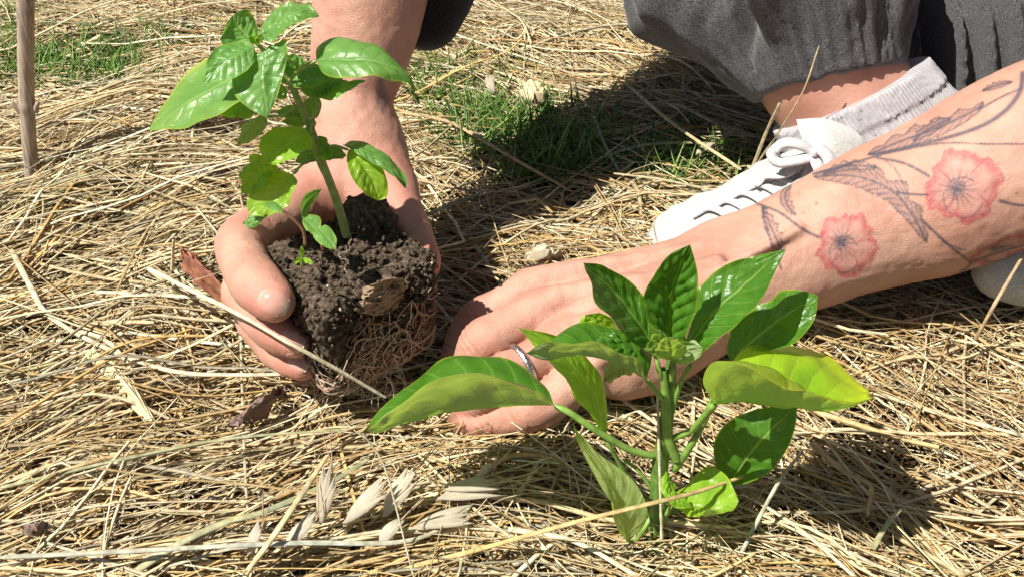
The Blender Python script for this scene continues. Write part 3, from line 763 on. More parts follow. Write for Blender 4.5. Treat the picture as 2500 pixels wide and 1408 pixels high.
# fingernails
def hit(fn, px, py, d0=.30, it=60):
    r = ray(px, py); L = np.linalg.norm(r); d = d0
    for _ in range(it):
        e = float(fn((CAM + r * d)[None])[0]); d += e / L * .8
        if abs(e) < .0001: break
    return CAM + r * d
def sgrad(fn, p, e=.0015):
    g_ = np.array([fn((p + np.eye(3)[i] * e)[None])[0] - fn((p - np.eye(3)[i] * e)[None])[0] for i in range(3)]); return g_ / np.linalg.norm(g_)
def nail(px, py, ex, ey, ln, wd, mat_, parent):
    c = hit(arm1, px, py); n = sgrad(arm1, c, .003); q = hit(arm1, px + ex, py + ey)
    ax = q - c; ax -= (ax @ n) * n; ax /= np.linalg.norm(ax); s = np.cross(n, ax)
    nu, nv = 19, 21
    u = np.linspace(-1, 1, nu)[:, None]; v = np.linspace(-1, 1, nv)[None]
    k = np.sqrt(np.clip(1 - np.where(v < 0, np.abs(v) ** 3, np.abs(v) ** 2.6 * .8), 0.03, 1))
    P = c + n * .006 + ax * (v[..., None] * ln / 2 + 0 * u[..., None]) + s * (u * k * wd / 2)[..., None]
    P = P.reshape(-1, 3)
    for _ in range(14): P = P - n * (arm1(P) * .8)[:, None]
    edge = np.maximum(np.abs(u) ** 6 * np.ones_like(v), np.abs(v) ** 8 * (v < 0)).ravel()
    free = (np.clip(v, 0, 1) ** 3 * np.ones_like(u)).ravel()
    P = P + n * (.00030 - .0005 * edge + .0003 * free)[:, None]
    T = P - 0.0010 * n
    V = np.concatenate([P, T])
    i = np.arange(nu - 1)[:, None] * nv + np.arange(nv - 1)[None]
    Fq = np.stack([i, i + nv, i + nv + 1, i + 1], -1).reshape(-1, 4)
    m = nu * nv
    border = [j * nv for j in range(nu)] + [(nu - 1) * nv + j for j in range(1, nv)] + [j * nv + nv - 1 for j in range(nu - 2, -1, -1)] + [j for j in range(nv - 2, 0, -1)]
    sf = [(border[q_], border[(q_ + 1) % len(border)], border[(q_ + 1) % len(border)] + m, border[q_] + m) for q_ in range(len(border))]
    M = mesh_from('fingernail', V, np.vstack([Fq, Fq[:, ::-1] + m, np.array(sf)]))
    fattr(M, 'lv', np.tile(np.broadcast_to(v, (nu, nv)).ravel() * .5 + .5, 2))
    obj('fingernail', M, mat_, parent)
nm, t, b = mat('fingernail')
t.links.new(ramp(t, attr(t, 'lv').outputs['Fac'], [(0.0, (0.62, 0.40, 0.33)), (0.14, (0.55, 0.285, 0.22)), (0.84, (0.57, 0.31, 0.24)), (0.93, (0.64, 0.47, 0.37))]), b.inputs['Base Color'])
b.inputs['Roughness'].default_value = 0.22
nail(666, 736, 14, 8, .0130, .0096, nm, person)
nail(712, 832, 12, 9, .0105, .0085, nm, person)
nail(728, 884, 12, 9, .0095, .0075, nm, person)

# ring on the fourth finger of the right-hand side hand
silver = plain('ring_silver', (0.62, 0.61, 0.60), 0.28, 1.0, nz=1500, var=0.5, bs=0.5)
fr_ = FING2[2]; c0 = Pz(1268, 884, .038); ax_ = fr_[4][0] - fr_[2][0]; ax_ /= np.linalg.norm(ax_)
e1 = np.cross(ax_, [0, 0, 1.0]); e1 /= np.linalg.norm(e1); e2 = np.cross(e1, ax_)
th = np.linspace(0, 2 * np.pi, 73)[:-1]; prof = [(-.0013, 0), (-.0015, .0008), (-.0008, .0014), (.0008, .0014), (.0015, .0008), (.0013, 0)]
# centre of finger nearest c0
tt = [x[0] for x in fr_]; cc = min((tt[i] * (1 - k) + tt[i + 1] * k for i in range(len(tt) - 1) for k in np.linspace(0, 1, 9)), key=lambda q: np.linalg.norm(q - c0))
Vr = np.array([[cc + ax_ * a + (np.cos(x) * e1 + np.sin(x) * e2) * (.0094 + h_ + (0.00012 * math.sin(x * 26) if h_ > .001 else 0)) for a, h_ in prof] for x in th]).reshape(-1, 3)
Fr = [(i * 6 + j, i * 6 + (j + 1) % 6, ((i + 1) % 72) * 6 + (j + 1) % 6, ((i + 1) % 72) * 6 + j) for i in range(72) for j in range(6)]
obj('ring', mesh_from('ring', Vr, np.array(Fr)), silver, person)

# ------------------------------------------------------------------ clothes
PANTS = make_fabric('grey_sweatpants', (0.014, 0.014, 0.015), (0.15, 0.15, 0.153), 1500, bs=.35)
SHIRT = make_fabric('dark_shirt', (0.008, 0.008, 0.009), (0.03, 0.03, 0.033), 900)
PL = smooth_chain(C((2022, 168, .584, 38.5), (1985, 95, .584, 42), (1935, 0, .584, 51), (1880, -110, .585, 57), (1800, -260, .58, 60)) + [(np.array([0.105, .62, .33]), .060), (np.array([0.06, .65, .41]), .062)], 2)
pa = PL[0][0]; pb = PL[6][0]; pax = (pb - pa) / np.linalg.norm(pb - pa)
pe1 = np.cross(pax, FV); pe1 /= np.linalg.norm(pe1); pe2 = np.cross(pe1, pax)
hp = Pd(2010, 184, .545); hl = Pd(2195, 152, .56) - Pd(1850, 212, .55); hn = np.cross(hl, FV); hn /= np.linalg.norm(hn)
hn = hn if hn @ pax > 0 else -hn
def pants1(p):
    d = chain(p, PL, .012)
    q = p - pa; s = (p - hp) @ hn; th = np.arctan2(q @ pe2, q @ pe1)
    g = np.exp(-(s / .028) ** 2)
    u = np.stack([np.cos(th) * 2.3, np.sin(th) * 2.3, s * 9], -1)
    ridged = 1 - np.abs(noise3(u, 12)) * 2; r2 = 1 - np.abs(noise3(u * np.array([2.2, 2.2, 1.6]) + 7, 13)) * 2
    cw = np.clip(s / .05, 0, 1)
    d = d - (0.0085 * np.clip(ridged, -1, 1) + 0.0062 * np.clip(r2, -.6, 1)) * cw - .0045 * np.exp(-((((th * 1.5 + s * 16 + .8 * noise3(u * .6, 8)) % 1.57) - .78) / .22) ** 2) * cw
    for fq_, am, wd_, sd_ in ((1.7, .0060, .16, 8), (3.4, .0030, .2, 9)):
        vv = noise3(np.stack([th * fq_ + s * 17 * fq_ / 1.7, s * 7 * fq_, th * 0 + 3.3], -1), sd_)
        d = d + am * np.exp(-(vv / wd_) ** 2) * np.clip((s - .01) / .03, 0, 1)
    # gathers above the elastic hem
    gat = np.sin(th * 40 + 4 * noise3(u * 2, 4)) * (1 + .4 * noise3(u * 4, 5))
    d = d - 0.0012 * gat * np.exp(-((s - .012) / .022) ** 2)
    d = d - 0.005 * np.exp(-((s - .045) / .02) ** 2)           # cloth bulging over the hem
    hem = (p - hp) @ hn + 0.0012 * noise3(p * 150, 3)
    return np.maximum(d, -hem)
lo, hi = bounds([PL[:9]], .02)
V, F = sdf_surface(pants1, lo, hi, 0.0018, margin=.014)
obj('sweatpants_leg', mesh_from('sweatpants_leg', V, F), PANTS, person)
P2 = smooth_chain(C((2560, 250, .640, 50), (2480, 60, .635, 58), (2430, -80, .66, 70), (2400, -300, .70, 85)) + [(HIP2, .10)], 2)
P2b = C((2350, 60, .72, 46), (2440, 130, .70, 44), (2600, 160, .70, 50))
q0 = Pd(2335, 0, .64); q1 = Pd(2475, 205, .60); qax = (q1 - q0) / np.linalg.norm(q1 - q0); qs = np.cross(qax, FV); qs /= np.linalg.norm(qs)
def pants2(p):
    d = smin(chain(p, P2, .012), chain(p, P2b, .01), .012)
    w_ = (p - q0) @ qs; l_ = (p - q0) @ qax
    f = np.abs(np.sin(w_ * 150 + 1.2 * noise3(np.stack([w_ * 25, l_ * 12, w_ * 0], -1), 3)))
    fade = np.clip(.5 + w_ * -0 + 0.5, 0, 1)
    d = d - 0.0035 * (1 - f) ** 3 * fade
    for wo in (0, -.013, -.026, -.041, .013, .026, .041): d = d - .0095 * np.exp(-((w_ - wo) / .0034) ** 2)
    d = d - 0.004 * noise3(p * np.array([14, 14, 14]), 6)
    return d
lo, hi = bounds([P2[:7], P2b], .012)
V, F = sdf_surface(pants2, lo, hi, 0.0022, margin=.008)
obj('sweatpants_leg', mesh_from('sweatpants_leg.001', V, F), PANTS, person)
def pants3(p):
    d = smin(chain(p, [(PL[-1][0], .078), (HIP1, .105), (PEL, .135)], .02), chain(p, [(PEL, .13), (HIP2, .105), (KNEE2, .075)], .02), .03)
    return smin(d, chain(p, [(KNEE2, .075), (P2[1][0], .05)], .02), .03) - .004 * noise3(p * 16, 3)
V, F = sdf_surface(pants3, (-.08, .48, .0), (.60, 1.24, .56), .008)
obj('sweatpants_seat', mesh_from('sweatpants_seat', V, F), PANTS, person)
SL = C((1046, 52, .572, 14.5), (1046, 0, .574, 19), (1030, -110, .570, 32), (1000, -300, .555, 40), (975, -560, .53, 44)) + [(ELB_R * .8 + SH_R * .2, .05), (ELB_R * .3 + SH_R * .7, .056), (SH_R, .062)]
def sleeve(p):
    d = chain(p, SL, .012)
    d = smin(d, chain(p, C((786, -38, .56, 8), (860, -60, .575, 14), (960, -40, .578, 18)), .01), .012)
    return d - .0022 * noise3(p * 55, 4) - .003 * noise3(p * 22, 8)
lo, hi = bounds([SL], .01)
V, F = sdf_surface(sleeve, lo, hi, .0026, margin=.006)
obj('shirt_sleeve', mesh_from('shirt_sleeve', V, F), SHIRT, person)
def shirt(p):
    d = smin(chain(p, [(PEL + np.array([0, 0, .02]), .135), (np.array([.235, .85, .41]), .128)], .03), chain(p, [(SH_R, .062), (np.array([.23, .83, .44]), .078), (SH_L, .062)], .03), .05)
    d = smin(d, chain(p, [(SH_L, .06), (ELB_L * .7 + SH_L * .3, .052)], .01), .03)
    return np.maximum(d, (p - NECK) @ (HEAD - NECK) / np.linalg.norm(HEAD - NECK) - .0) - .003 * noise3(p * 20, 5)
V, F = sdf_surface(shirt, (-.06, .60, .12), (.54, 1.22, .62), .0085)
obj('shirt', mesh_from('shirt', V, F), SHIRT, person)
HAIR = plain('brown_hair', (0.07, 0.04, 0.02), .5, nz=200)
def hair(p):
    hc = HEAD + np.array([0, -.02, .01])
    d = ell(p, hc + np.array([0, .012, .012]), (.086, .098, .112)) - .004 * noise3(p * np.array([90, 90, 20]), 3)
    return np.maximum(d, -(p[..., 1] - hc[1] + .055 - (p[..., 2] - hc[2]) * .45))
V, F = sdf_surface(hair, (.08, .57, .42), (.32, .84, .72), .006)
obj('hair', mesh_from('hair', V, F), HAIR, person)

# ------------------------------------------------------------------ sock and shoes
SOCKM = make_fabric('ribbed_sock', (0.38, 0.365, 0.37), (0.54, 0.52, 0.53), 700, bs=.4)
SC = smooth_chain(C((2030, 165, .585, 37), (2085, 255, .590, 36.5), (2140, 350, .597, 41), (2200, 440, .60, 46), (2290, 470, .62, 44)), 3)
s0 = Pd(1985, 305, .556); s1 = Pd(2203, 165, .585); mid_ = (SC[2][0] + SC[4][0]) / 2
sax = SC[6][0] - SC[0][0]; sax /= np.linalg.norm(sax)
# clip plane passes through the sock's rim as seen in the photo and is square to the shin in depth
rim = s1 - s0; rim /= np.linalg.norm(rim); snn = sax - (sax @ rim) * rim; snn /= np.linalg.norm(snn)
sk1 = np.cross(sax, FV); sk1 /= np.linalg.norm(sk1); sk2 = np.cross(sk1, sax)
def sock(p, grow=0.0):
    d = chain(p, SC, .012) - grow
    q = p - SC[0][0]; s = (p - s0) @ snn; th = np.arctan2(q @ sk2, q @ sk1)
    fine = np.sin(th * 120); wide = np.abs(((th * 30 / 6.283) % 1) - .5) * 2
    d = d - np.where(s < .014, .0004 * fine + .0012, -.0009 * np.exp(-((wide - 1) / .10) ** 2) + .0)
    d = d - .0022 * np.sin(s * 330 + 2 * np.sin(th * 2)) * np.clip((s - .02) / .02, 0, 1)
    return np.maximum(d, -s)
lo, hi = bounds([SC], .01)
V, F = sdf_surface(sock, lo, hi, .0014, margin=.006)
sm_ = mesh_from('sock', V, F); q_ = V - SC[0][0]
fattr(sm_, 'ang', np.arctan2(q_ @ sk2, q_ @ sk1)); fattr(sm_, 'along', (V - s0) @ snn)
t = SOCKM.node_tree; b = t.nodes['Principled BSDF']; oc = b.inputs['Base Color'].links[0].from_socket
an = attr(t, 'ang').outputs['Fac']; al_ = attr(t, 'along').outputs['Fac']
fine = mathn(t, 'ADD', mathn(t, 'MULTIPLY', mathn(t, 'SINE', mathn(t, 'MULTIPLY', an, 140.0)), .5), .5)
wd = mathn(t, 'ABSOLUTE', mathn(t, 'SINE', mathn(t, 'MULTIPLY', an, 11.0)))
dark = mathn(t, 'MULTIPLY', ramp(t, wd, [(0.0, (1, 1, 1)), (0.16, (0, 0, 0))]), mathn(t, 'GREATER_THAN', al_, .0145))
band = mathn(t, 'MULTIPLY', mathn(t, 'COMPARE', al_, .0145), 1.0)
c = mix(t, mathn(t, 'MULTIPLY', fine, .45), oc, (.34, .32, .34)); c = mix(t, mathn(t, 'MULTIPLY', dark, .6), c, (.22, .2, .23))
t.links.new(c, b.inputs['Base Color']); bump(t, b, fine, .6, .001)
obj('sock', sm_, SOCKM, person)
CANV = make_fabric('white_canvas', (0.42, 0.42, 0.40), (0.60, 0.60, 0.57), 900, bs=.5)
RUB = plain('white_rubber', (0.72, 0.72, 0.69), .5, nz=60, var=.06)
LACE = make_fabric('white_lace', (0.45, 0.45, 0.46), (0.66, 0.66, 0.66), 1400, bs=.8)
SH1 = smooth_chain(C((1668, 592, .592, 19), (1760, 578, .588, 21), (1860, 548, .582, 25), (1955, 522, .578, 28.5), (2060, 500, .580, 33), (2190, 490, .61, 38)), 2)
def shoe(p):
    d = chain(p, SH1, .01)
    seam = np.abs(np.sin((p @ RV) * 120 + (p @ UV_) * 80))
    d = d + .0006 * np.exp(-(seam / .06) ** 2)
    open_ = cap(p, Pd(2150, 330, .60), Pd(2040, 130, .60), .026, .03)
    d = np.maximum(d, -open_)
    w1 = 1 - np.abs(noise3(p * np.array([75, 30, 45]), 23)) * 2; w2 = 1 - np.abs(noise3(p * np.array([120, 60, 90]), 24)) * 2
    return d - .0016 * w1 - .0008 * w2 - .0010 * noise3(p * 60, 3)
lo, hi = bounds([SH1], .008)
V, F = sdf_surface(shoe, lo, hi, .0018, margin=.004)
shoe_o = obj('shoe', mesh_from('shoe', V, F), CANV, person)
def sole(p):
    q = p.copy(); q[..., 2] = np.minimum(np.abs(p[..., 2] - .006) * 2.2, 1)
    c = [(np.array([a[0], a[1], 0]), r + .003) for a, r in SH1]
    return chain(q, c, .01)
V, F = sdf_surface(sole, (lo[0] - .01, lo[1] - .01, -.02), (hi[0] + .01, hi[1] + .01, .035), .002)
obj('sole', mesh_from('sole', V, F), RUB, shoe_o)
def sheet(name, rows, mat_, parent, th=.002, n=26, **pr):
    """rows: list of rows of points; smooth sheet with real thickness"""
    G = np.array([cr(np.array(r), n) for r in rows]); G = np.array([cr(G[:, j], n) for j in range(n)])
    du = np.gradient(G, axis=0); dv = np.gradient(G, axis=1); nn = np.cross(du, dv); nn /= np.linalg.norm(nn, axis=2, keepdims=True) + 1e-12
    e = np.linspace(-1, 1, n); k = np.sqrt(np.clip(1 - np.maximum(np.abs(e)[:, None], np.abs(e)[None]) ** 8, 0, 1))[..., None]
    A = G + nn * th / 2 * k; B = G - nn * th / 2 * k
    V = np.concatenate([A.reshape(-1, 3), B.reshape(-1, 3)]); i = np.arange(n - 1)[:, None] * n + np.arange(n - 1)[None]
    Fq = np.stack([i, i + n, i + n + 1, i + 1], -1).reshape(-1, 4); m = n * n
    border = [j * n for j in range(n)] + [(n - 1) * n + j for j in range(1, n)] + [j * n + n - 1 for j in range(n - 2, -1, -1)] + [j for j in range(n - 2, 0, -1)]
    sf = [(border[q], border[(q + 1) % len(border)], border[(q + 1) % len(border)] + m, border[q] + m) for q in range(len(border))]
    return obj(name, mesh_from(name, V, np.vstack([Fq, Fq[:, ::-1] + m, np.array(sf)])), mat_, parent, **pr)
sheet('shoe_tongue', [[Pd(1944, 292, .551), Pd(1958, 340, .546), Pd(1978, 392, .545), Pd(1995, 430, .548)],
                      [Pd(2010, 290, .550), Pd(2020, 345, .540), Pd(2032, 395, .540), Pd(2040, 440, .545)],
                      [Pd(2072, 315, .553), Pd(2092, 355, .545), Pd(2100, 395, .545), Pd(2105, 440, .55)],
                      [Pd(2105, 345, .560), Pd(2116, 375, .556), Pd(2120, 410, .556), Pd(2122, 450, .56)]], CANV, shoe_o, .004)
def lace(pts, r=.0026):
    obj('shoelace', tube_mesh('shoelace', [Pd(*p) for p in pts], [r], 8, 48, .55), LACE, shoe_o)
def lace_on(pts, r, lift=.0025):
    q = []
    for x, y, l in pts:
        p_ = hit(lambda z: np.minimum(shoe(z), 9), x, y); q.append(CAM + (p_ - CAM) * (1 - (lift + l / 1000) / np.linalg.norm(p_ - CAM)))
    obj('shoelace', tube_mesh('shoelace', q, [r], 9, 56, .42), LACE, shoe_o)
lace([(1992, 382, .538), (1960, 356, .536), (1915, 350, .538), (1890, 372, .541), (1900, 396, .541), (1945, 392, .538), (1988, 380, .536)], .0040)
lace([(1985, 378, .535), (2000, 364, .532), (2022, 385, .530), (2032, 420, .530), (2016, 434, .533), (2002, 412, .534), (1992, 384, .535)], .0040)
lace_on([(1985, 378, 6), (1950, 405, 6), (1910, 428, 5), (1870, 432, 4), (1842, 452, 3)], .0030)
lace_on([(1988, 382, 6), (1975, 425, 5), (1945, 452, 4), (1905, 468, 3)], .0030)
for k in range(6):
    x = 1955 - k * 40; y = 425 + k * 19
    lace_on([(x - 66, y + 8, 0), (x - 22, y - 12, 1), (x + 22, y + 6, 1), (x + 48, y + 38, 0)], .0030, .0002)
SH2 = smooth_chain(C((2440, 662, .530, 12), (2540, 640, .535, 18), (2660, 610, .54, 24)), 3)
def shoe2(p): return chain(p, SH2, .01) - .0012 * noise3(p * 60, 3)
lo, hi = bounds([SH2], .006); V, F = sdf_surface(shoe2, lo, hi, .002); obj('shoe', mesh_from('shoe.001', V, F), CANV, person)

# ------------------------------------------------------------------ leaves
def leaf_obj(name, mid, A, B, material, parent, toward='up', cup=0.0, quilt=0.0006, nq=8, wav=0.0006, blot=0.0, brown=0.0, brown_w=0.05, seed=0, nu=29, nv=51, serr=0.0, label=None):
    """mid / A / B: rows of world points from base to tip (midrib and both margins)"""
    M = cr(np.array(mid), nv); a = cr(np.array(A), nv); b = cr(np.array(B), nv)
    # shared ends
    u = np.linspace(-1, 1, nu)[:, None, None]; v = np.linspace(0, 1, nv)[None, :, None]
    side = np.where(u < 0, a[None], b[None]); w_ = np.abs(u)
    P = M[None] * (1 - w_) + side * w_
    du = np.gradient(P, axis=0); dv = np.gradient(P, axis=1); nn = np.cross(du, dv); nn /= np.linalg.norm(nn, axis=2, keepdims=True) + 1e-9
    avg = nn[nu // 4:-nu // 4, nv // 4:-nv // 4].mean((0, 1))
    ref = np.array([0, 0, 1.0]) if toward == 'up' else (CAM - P.mean((0, 1)) if toward == 'cam' else (np.array(toward, float)))
    flip = (avg @ ref) < 0
    if flip: nn = -nn
    env = np.sin(np.pi * np.clip(v, 0.0, 1)) ** 0.6
    wid = np.linalg.norm(a - b, axis=1)[None, :, None]
    P = P - nn * (cup * wid * 4 * w_ * (1 - w_)) * env            # blades bow away from the upper side
    ph = (v - 0.22 * w_ ** 0.85) * nq
    q = np.abs(np.sin(np.pi * ph)) ** 0.7 * np.clip(w_ * 4, 0, 1) * (1 - w_ ** 4)
    P = P + nn * quilt * (q - 0.5 * np.exp(-(w_ / 0.07) ** 2)) * env
    nz = noise3(np.concatenate([u * 3 + 0 * v, v * 7 + 0 * u, 0 * u * v + seed], 2), 40 + seed)[..., None]
    nz2 = noise3(np.concatenate([u * 6 + 0 * v, v * 12 + 0 * u, 0 * u * v + seed], 2), 50 + seed)[..., None]
    P = P + nn * (wav * nz * (0.4 + w_ ** 2) * 1.6 + quilt * 0.45 * nz2) * env
    if serr:
        out = (side - M[None]); out /= np.linalg.norm(out, axis=2, keepdims=True) + 1e-9
        P = P + out * serr * (((v * 13) % 1) - .5) * np.clip((w_ - .9) * 10, 0, 1) * env
    V = P.reshape(-1, 3)
    i = np.arange(nu - 1)[:, None] * nv + np.arange(nv - 1)[None]
    F = np.stack([i, i + nv, i + nv + 1, i + 1], -1).reshape(-1, 4)
    if flip: F = F[:, ::-1]
    m = mesh_from(name, V, F)
    U = np.broadcast_to(u[..., 0], (nu, nv)).ravel(); Vv = np.broadcast_to(v[..., 0], (nu, nv)).ravel()
    fattr(m, 'lu', U); fattr(m, 'lv', Vv)
    nzr = nz.reshape(-1)
    fattr(m, 'blot', np.clip(blot * (np.clip(np.abs(U) ** 3 * 0.6 + Vv ** 4 * 0.9 + 0.25 * nzr, 0, 1)) + 0.35 * np.clip((np.abs(U) - .93) * 14, 0, 1), 0, 1))
    br = np.zeros(len(U))
    if brown: br = np.clip((Vv - (1 - brown) + brown_w * nzr) / 0.02, 0, 1)
    fattr(m, 'brown', br)
    o = obj(name, m, material, parent)
    if label: o['label'] = label
    return o

PEP = make_leaf_mat('pepper_leaf', (0.045, 0.14, 0.012), (0.09, 0.24, 0.02), (0.30, 0.38, 0.17), (0.28, 0.44, 0.10), 9, .38, .33)
BAS = make_leaf_mat('seedling_leaf', (0.115, 0.26, 0.05), (0.18, 0.37, 0.085), (0.20, 0.32, 0.11), (0.24, 0.42, 0.13), 8, .34, .36)
YEL = make_leaf_mat('yellow_green_leaf', (0.20, 0.39, 0.03), (0.31, 0.52, 0.045), (0.36, 0.46, 0.16), (0.36, 0.50, 0.12), 7, .40, .33)
LIME = make_leaf_mat('lime_leaf', (0.17, 0.36, 0.018), (0.28, 0.50, 0.025), (0.33, 0.45, 0.14), (0.33, 0.50, 0.09), 8, .40, .28)
STEM = plain('green_stem', (0.19, 0.32, 0.06), .42, nz=220, var=.3)
STEMB = plain('seedling_stem', (0.27, 0.33, 0.11), .42, nz=220, var=.25)
DSTEM = plain('dark_green_stem', (0.12, 0.22, 0.04), .4, nz=220, var=.35)
RSTEM = plain('reddish_stem', (0.20, 0.10, 0.06), .5, nz=300, var=.3)

def plant_leaf(Y0, mat_, parent, mid, A, B, pet=None, pr=(1.3, 1.0), pmat=None, bulge=1.0, **kw):
    f = lambda L: [Py(x, y, Y0 + o / 1000) for x, y, o in L]
    m_ = f(mid); a = [m_[0]] + f(A) + [m_[-1]]; b = [m_[0]] + f(B) + [m_[-1]]
    o = leaf_obj('leaf', m_, a, b, mat_, parent, **kw)
    if pet:
        q = f(pet)
        obj('petiole', tube_mesh('petiole', q, [r * .85 / 1000 for r in pr], 8, 30, .8), pmat or STEM, o)
    return o

# ---- pepper plant in the foreground
Y0 = .2956
pep = thing('pepper_plant', 'young pepper plant with glossy dark green leaves growing from the straw in the foreground', 'plant', Py(1600, 1335, Y0))
def rib_stem(pts, radii, name, mat_, par, n=70, sides=20, rib=.09):
    Cn = cr(np.array(pts), n); r = np.interp(np.linspace(0, 1, n), np.linspace(0, 1, len(radii)), radii)
    V, F = tubes(Cn[None], r[None], sides)
    th = np.tile(np.arange(sides) / sides * 2 * np.pi, n); k = np.repeat(np.arange(n), sides)
    V = Cn[k] + (V - Cn[k]) * (1 + rib * np.cos(th * 5) + .05 * noise3(V * 300, 4))[:, None]
    return obj(name, mesh_from(name, V, F), mat_, par)
f_ = lambda L: [Py(x, y, Y0 + o / 1000) for x, y, o in L]
rib_stem(f_([(1598, 1352, 0), (1606, 1240, 0), (1614, 1130, 0), (1630, 1010, -1), (1638, 920, 0), (1640, 850, 0)]), [.0036, .0034, .0031, .0027, .0021, .0015], 'stem', DSTEM, pep)
rib_stem(f_([(1652, 1120, -3), (1630, 1060, -2.5), (1626, 990, -2.5), (1620, 900, -2)]), [.0018, .002, .0018, .0012], 'stem', STEM, pep, 40, 12)
PLV = dict(material=None)
def PL_(mid, A, B, pet=None, pr=(1.4, 1.2), mat_=PEP, pmat=STEM, **kw):
    return plant_leaf(Y0, mat_, pep, mid, A, B, pet, pr, pmat, **kw)
PL_([(1352, 988, 0), (1290, 986, 0), (1200, 988, 0), (1100, 1006, 0), (1000, 1030, 0), (930, 1052, 0), (886, 1052, 0)],
    [(1318, 958, -13), (1240, 925, -23), (1150, 914, -26), (1060, 934, -23), (975, 985, -15), (915, 1036, -7)],
    [(1330, 938, 11), (1265, 890, 21), (1180, 862, 27), (1090, 872, 27), (1000, 935, 20), (920, 1010, 8)],
    [(1604, 1113, 0), (1540, 1098, -2), (1450, 1046, -3), (1390, 1006, -2), (1352, 988, 0)], (1.8, 1.9, 1.5), cup=-.05, brown=.06, brown_w=.03, quilt=.0011, seed=1, wav=.0008, toward='up', label='long folded leaf with a brown scorched tip')
PL_([(1744, 986, -14), (1830, 978, -16), (1920, 988, -18), (2000, 997, -18), (2070, 992, -17), (2134, 970, -15)],
    [(1716, 930, -26), (1745, 876, -34), (1830, 888, -40), (1915, 935, -38), (2000, 972, -31), (2075, 986, -23)],
    [(1775, 900, -2), (1830, 843, 7), (1908, 832, 13), (1985, 852, 12), (2050, 900, 5), (2105, 942, -5)],
    [(1640, 1070, -2), (1690, 1048, -6), (1725, 1010, -11), (1744, 986, -14)], (1.8, 2.0, 1.9), mat_=LIME, cup=-.04, blot=.55, brown=.012, quilt=.0011, seed=2, wav=.0010, label='broad leaf turning yellow towards its tip')
PL_([(1600, 858, 0), (1562, 792, 3), (1500, 712, 5), (1424, 641, 2)],
    [(1555, 838, -7), (1500, 792, -12), (1458, 730, -10), (1430, 668, -3)], [(1606, 790, 6), (1578, 735, 10), (1530, 684, 11), (1470, 648, 7)], cup=.06, toward=(0.55, -.6, .35), quilt=.0010, seed=3)
PL_([(1640, 858, 2), (1636, 780, 4), (1645, 700, 6), (1684, 597, 4)],
    [(1606, 815, -1), (1578, 742, -1), (1592, 678, 1), (1636, 624, 3)], [(1672, 835, -1), (1694, 765, -1), (1704, 690, 1), (1694, 630, 3)], cup=.06, toward='cam', quilt=.0018, nq=9, seed=4)
PL_([(1664, 868, 2), (1722, 785, 5), (1800, 705, 8), (1918, 608, 10)],
    [(1682, 815, 9), (1700, 712, 16), (1765, 654, 17), (1840, 626, 13)], [(1712, 858, -2), (1790, 800, -5), (1860, 728, -3), (1900, 655, 4)], cup=.07, toward=(-.55, -.3, .7), quilt=.0013, nq=10, seed=5)
PL_([(1578, 926, -6), (1540, 905, -9), (1480, 880, -11), (1400, 866, -12), (1330, 876, -12), (1284, 861, -11)],
    [(1560, 880, -15), (1500, 850, -21), (1430, 838, -22), (1360, 834, -19), (1312, 845, -14)],
    [(1592, 872, 1), (1550, 818, 6), (1490, 796, 8), (1425, 790, 7), (1372, 803, 2), (1335, 845, -6)],
    [(1634, 1002, -1), (1608, 962, -4), (1578, 926, -6)], (1.1, 1.2), seed=6, cup=-.03, quilt=.0009)
PL_([(1480, 1068, -2), (1452, 985, 0), (1410, 905, 1), (1340, 838, 1), (1262, 798, 0)],
    [(1446, 1020, -5), (1400, 968, -9), (1362, 900, -9), (1310, 846, -5)], [(1482, 1010, 5), (1474, 925, 8), (1430, 872, 7), (1360, 822, 4)],
    [(1576, 1230, 0), (1530, 1160, -2), (1490, 1090, -3), (1480, 1068, -2)], (1.2, 1.3), mat_=YEL, cup=.05, toward=(.1, -.5, .8), seed=7)
PL_([(1530, 1318, -14), (1522, 1250, -15), (1490, 1170, -13), (1440, 1100, -10), (1398, 1032, -8)],
    [(1508, 1290, -17), (1484, 1215, -18), (1450, 1150, -16), (1414, 1085, -12)], [(1568, 1285, -13), (1578, 1240, -12), (1545, 1175, -9), (1480, 1120, -8), (1418, 1065, -8)],
    [(1596, 1250, 0), (1572, 1290, -5), (1550, 1320, -11), (1530, 1318, -14)], (1.1, 1.1), mat_=YEL, toward=(-.3, .6, -.5), cup=.05, seed=8)
PL_([(1778, 1184, 8), (1825, 1115, 7), (1885, 1045, 8), (1946, 992, 10)],
    [(1752, 1150, 10), (1742, 1085, 12), (1775, 1030, 14), (1840, 1000, 14), (1900, 990, 12)], [(1820, 1180, 2), (1880, 1150, 0), (1925, 1090, 2), (1943, 1030, 7)],
    [(1608, 1260, 0), (1650, 1245, 4), (1720, 1215, 7), (1778, 1184, 8)], (1.3, 1.2), cup=.05, toward='cam', seed=9)
PL_([(1782, 880, 14), (1840, 828, 13), (1915, 768, 12), (1998, 722, 12)],
    [(1776, 840, 20), (1806, 782, 24), (1866, 732, 25), (1940, 711, 20)], [(1826, 868, 5), (1896, 852, 1), (1955, 828, 2), (1988, 775, 7)],
    [(1640, 1150, 0), (1690, 1080, 6), (1742, 970, 12), (1782, 880, 14)], (1.5, 1.6), cup=.08, toward=(-.35, -.4, .6), seed=10, wav=.001)
PL_([(1640, 1232, -6), (1690, 1232, -10), (1750, 1240, -12), (1804, 1222, -12)],
    [(1660, 1200, 0), (1688, 1160, 3), (1730, 1140, 4), (1768, 1160, 0), (1792, 1195, -6)], [(1668, 1248, -13), (1716, 1258, -20), (1766, 1252, -20), (1796, 1238, -15)],
    [(1612, 1292, -2), (1626, 1258, -5), (1640, 1232, -6)], (1.4, 1.2), mat_=YEL, cup=.04, seed=11, wav=.001, label='small curled cup-shaped leaf low on the stem')
